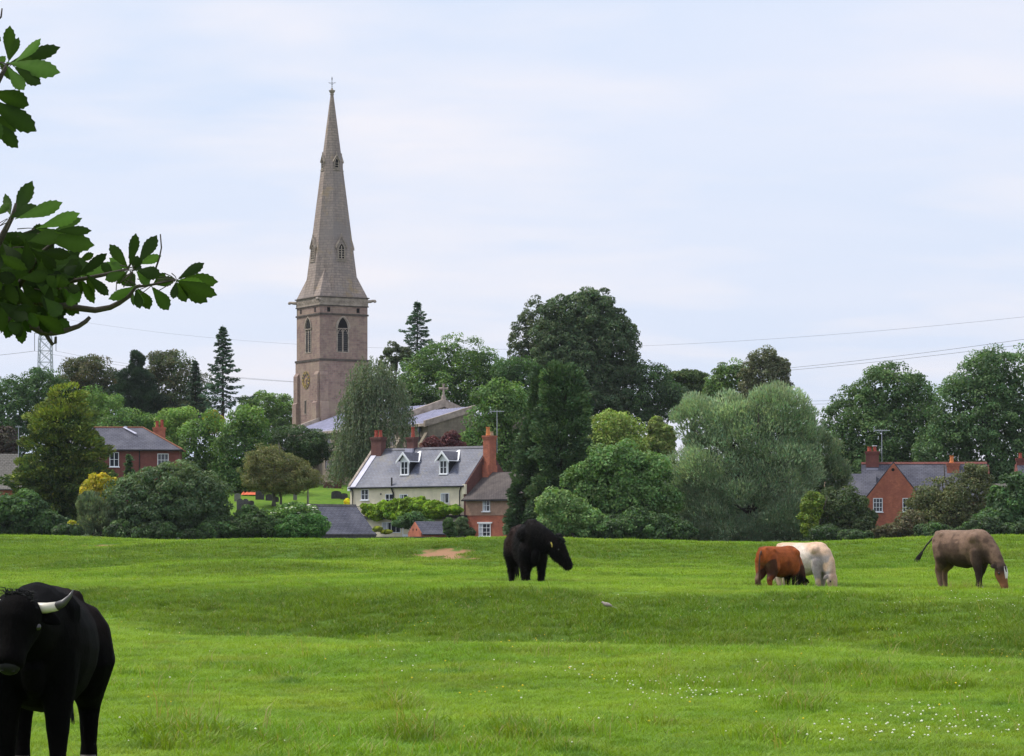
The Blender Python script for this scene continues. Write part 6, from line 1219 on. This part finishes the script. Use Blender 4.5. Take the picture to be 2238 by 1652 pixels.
def scatter():
    rng = np.random.default_rng(9); P_, K_, S_c, RO = [], [], [], []
    rough = [(900, 1612, 60, 26), (740, 1308, 70, 22), (400, 1600, 110, 45), (860, 1540, 60, 18), (1500, 1400, 160, 20), (790, 1378, 60, 22), (560, 1340, 60, 22), (1900, 1470, 60, 14), (1350, 1355, 120, 26), (640, 1480, 60, 16), (1750, 1545, 80, 18), (1150, 1600, 60, 20), (1690, 1610, 60, 20), (2050, 1500, 60, 12), (2050, 1410, 90, 16)]
    for y0, y1, dens in ((19, 34, 90), (34, 50, 58), (50, 80, 34), (80, 140, 14), (140, 175, 5)):
        hw = .20; MG = 9.0; n = int(dens * (hw * (y1 * y1 - y0 * y0) + 2 * MG * (y1 - y0) * .7)); y = np.interp(rng.random(n), np.cumsum(hw * np.linspace(y0, y1, 60) + MG * .7) / np.sum(hw * np.linspace(y0, y1, 60) + MG * .7), np.linspace(y0, y1, 60)); x = rng.uniform(-1, 1, n) * (hw * y + MG); z = zg(x, y)
        keep = np.ones(n, bool)
        for p, r, k in SOIL: keep &= (((x - p.x) / r) ** 2 + ((y - p.y) / (r * k * 1.3)) ** 2) > (.75 + .5 * vnoise(x * 2, y * 2, 8))
        x, y, z = x[keep], y[keep], z[keep]; n = len(x); px = CX + x / y * F; py = HY - (z - E) / y * F
        ro = np.zeros(n)
        for cx, cy, rx, ry in rough: ro = np.maximum(ro, 1 - ((px - cx) / rx) ** 2 - ((py - cy) / ry) ** 2)
        slope = bank(x, y); pat = vnoise(x / 2.2, y / 2.2, 11) + .5 * vnoise(x / .8, y / .8, 12)
        tall = np.clip(ro, 0, 1) * 1.2 + slope * .55 + np.clip(pat * 1.6, 0, .5); tall *= rng.uniform(.4, 1.2, n)
        if y1 <= 50: kind = np.where(tall > .55, 2, rng.integers(0, 2, n)); kind = np.where((tall > .7) & (rng.random(n) < .25), 3, kind)
        elif y1 <= 80: kind = np.where(tall > .4, 3, rng.integers(0, 2, n))
        else: kind = np.where((tall > .75) & (y < 110), 3, 4)
        stalk = (rng.random(n) < .003 + .03 * np.clip(ro, 0, 1) * (y < 30)) & (y < 60); kind = np.where(stalk, 5, kind)
        s = (.7 + .45 * rng.random(n)) * (1 + .55 * np.clip(tall, 0, 1.3)); s = np.where((y1 > 34) & (kind < 2), s * 1.35, s)
        P_.append(np.stack([x, y, z], 1)); K_.append(kind); S_c.append(s); RO.append(np.clip(ro, 0, 1) * (py < 1630))
    for bx0, by0, rr in ((bp.x, bp.y - .35, .8), (rp.x, rp.y - .5, 1.1), (wp.x + .3, wp.y - .7, .7), (gp.x, gp.y - .5, .9)):   # longer grass round the feet of the cattle
        n = 150; x = bx0 + rng.normal(size=n) * rr * .7; y = by0 + rng.normal(size=n) * .35; P_.append(np.stack([x, y, zg(x, y)], 1)); K_.append(np.where(rng.random(n) < .15, 5, 3)); S_c.append(rng.uniform(.8, 1.3, n)); RO.append(np.zeros(n))
    p = np.concatenate(P_); kd = np.concatenate(K_).astype(np.int32); s = np.concatenate(S_c); n = len(p); print('tufts', n)
    me = bpy.data.meshes.new('grass'); me.vertices.add(n); me.vertices.foreach_set('co', p.astype(np.float32).ravel())
    me.attributes.new('kind', 'INT', 'POINT').data.foreach_set('value', kd)
    rot = np.stack([rng.normal(size=n) * .08, rng.normal(size=n) * .08, rng.uniform(0, 6.28, n)], 1); me.attributes.new('rot', 'FLOAT_VECTOR', 'POINT').data.foreach_set('vector', rot.astype(np.float32).ravel())
    me.attributes.new('rank_shade', 'FLOAT', 'POINT').data.foreach_set('value', np.maximum(bank(p[:, 0], p[:, 1]), .5 * np.concatenate(RO)).astype(np.float32))  # larger of painted bank shade and the real rough-grass patches
    me.attributes.new('scl', 'FLOAT', 'POINT').data.foreach_set('value', s.astype(np.float32))
    o = link('grass', me, M['grass']); tag(o, 'cropped meadow grass of the pasture with rougher tufts', 'grass', kind='stuff')
    ng = bpy.data.node_groups.new('grass', 'GeometryNodeTree'); ng.interface.new_socket('Geometry', in_out='INPUT', socket_type='NodeSocketGeometry'); ng.interface.new_socket('Geometry', in_out='OUTPUT', socket_type='NodeSocketGeometry')
    gi = ng.nodes.new('NodeGroupInput'); go = ng.nodes.new('NodeGroupOutput'); jn = ng.nodes.new('GeometryNodeJoinGeometry')
    def attr(nm, dt): a = ng.nodes.new('GeometryNodeInputNamedAttribute'); a.data_type = dt; a.inputs['Name'].default_value = nm; return a.outputs['Attribute']
    ak, ar, as_ = attr('kind', 'INT'), attr('rot', 'FLOAT_VECTOR'), attr('scl', 'FLOAT')
    for i, tf in enumerate(TUFTS):
        oi = ng.nodes.new('GeometryNodeObjectInfo'); oi.inputs['Object'].default_value = tf; oi.inputs['As Instance'].default_value = True
        cp = ng.nodes.new('FunctionNodeCompare'); cp.data_type = 'INT'; cp.operation = 'EQUAL'
        ii = [q for q in cp.inputs if q.type == 'INT']; ng.links.new(ak, ii[0]); ii[1].default_value = i
        ip = ng.nodes.new('GeometryNodeInstanceOnPoints'); ng.links.new(gi.outputs[0], ip.inputs['Points']); ng.links.new(cp.outputs[0], ip.inputs['Selection']); ng.links.new(oi.outputs['Geometry'], ip.inputs['Instance']); ng.links.new(ar, ip.inputs['Rotation']); ng.links.new(as_, ip.inputs['Scale'])
        ng.links.new(ip.outputs[0], jn.inputs[0])
    ng.links.new(jn.outputs[0], go.inputs[0]); o.modifiers.new('grass', 'NODES').node_group = ng
scatter()
def flowers(name, label, spots, r, hgt, m, seed, bg):
    rng = np.random.default_rng(seed); pts = []
    for cx, cy, rx, ry, n in spots:
        for i in range(n):
            px, py = cx + rng.normal() * rx, cy + rng.normal() * ry
            if py > 1648 or py < 1240: continue
            pts.append(hit(px, py))
    for i in range(bg): pts.append(hit(rng.uniform(250, 2238), 1300 + 345 * rng.random() ** 1.3))
    octv = np.array([(1, 0, 0), (-1, 0, 0), (0, 1, 0), (0, -1, 0), (0, 0, .8), (0, 0, -.8)]); octf = np.array([(0, 2, 4), (2, 1, 4), (1, 3, 4), (3, 0, 4), (2, 0, 5), (1, 2, 5), (3, 1, 5), (0, 3, 5)])
    V = []; I = []
    for i, p in enumerate(pts): V.append(np.array(p) + np.array([0, 0, hgt * rng.uniform(.7, 1.2)]) + octv * r * rng.uniform(.6, 1.25)); I.append(octf + 6 * i)
    o = np_mesh(name, np.concatenate(V), 3, m, idx=np.concatenate(I)); tag(o, label, 'flowers', kind='stuff')
flowers('clover_flowers', 'white clover heads scattered in drifts over the turf', [(1500, 1510, 75, 22, 37), (1420, 1520, 60, 16, 18), (1570, 1535, 60, 8, 21), (1270, 1480, 30, 10, 7), (2000, 1580, 90, 22, 46), (2120, 1600, 70, 24, 42), (1900, 1610, 90, 18, 33), (2080, 1370, 90, 30, 46), (2150, 1310, 60, 14, 25), (2000, 1330, 70, 18, 21), (860, 1460, 60, 14, 6), (1100, 1470, 90, 10, 6), (2080, 1480, 60, 12, 12), (1650, 1350, 90, 20, 12), (600, 1255, 60, 6, 6)], .0105, .085, M['petal'], 3, 120)
flowers('buttercups', 'yellow buttercups dotted thinly over the turf', [(1210, 1410, 60, 10, 10), (920, 1375, 40, 8, 8), (2200, 1440, 40, 12, 10), (1100, 1520, 40, 10, 6), (900, 1300, 120, 12, 8)], .011, .10, mat('yellow_petal', (.75, .55, .02), .6), 4, 60)

# ------------------------------------------------------------------ the damp summer air
hz = MB().box((-9200, -420, -1.6), (9200, 15200, 84)).build('haze', None)
hm_ = bpy.data.materials.new('haze'); hm_.use_nodes = True; t_ = hm_.node_tree; t_.nodes.remove(t_.nodes['Principled BSDF'])
pv = N(t_, 'ShaderNodeVolumePrincipled'); pv.inputs['Color'].default_value = (.86, .91, 1, 1); pv.inputs['Density'].default_value = .00004
t_.links.new(pv.outputs[0], t_.nodes['Material Output'].inputs['Volume']); hz.data.materials.append(hm_); tag(hz, 'thin bluish summer haze over the village', 'haze', kind='stuff')
sc.cycles.volume_bounces = 0
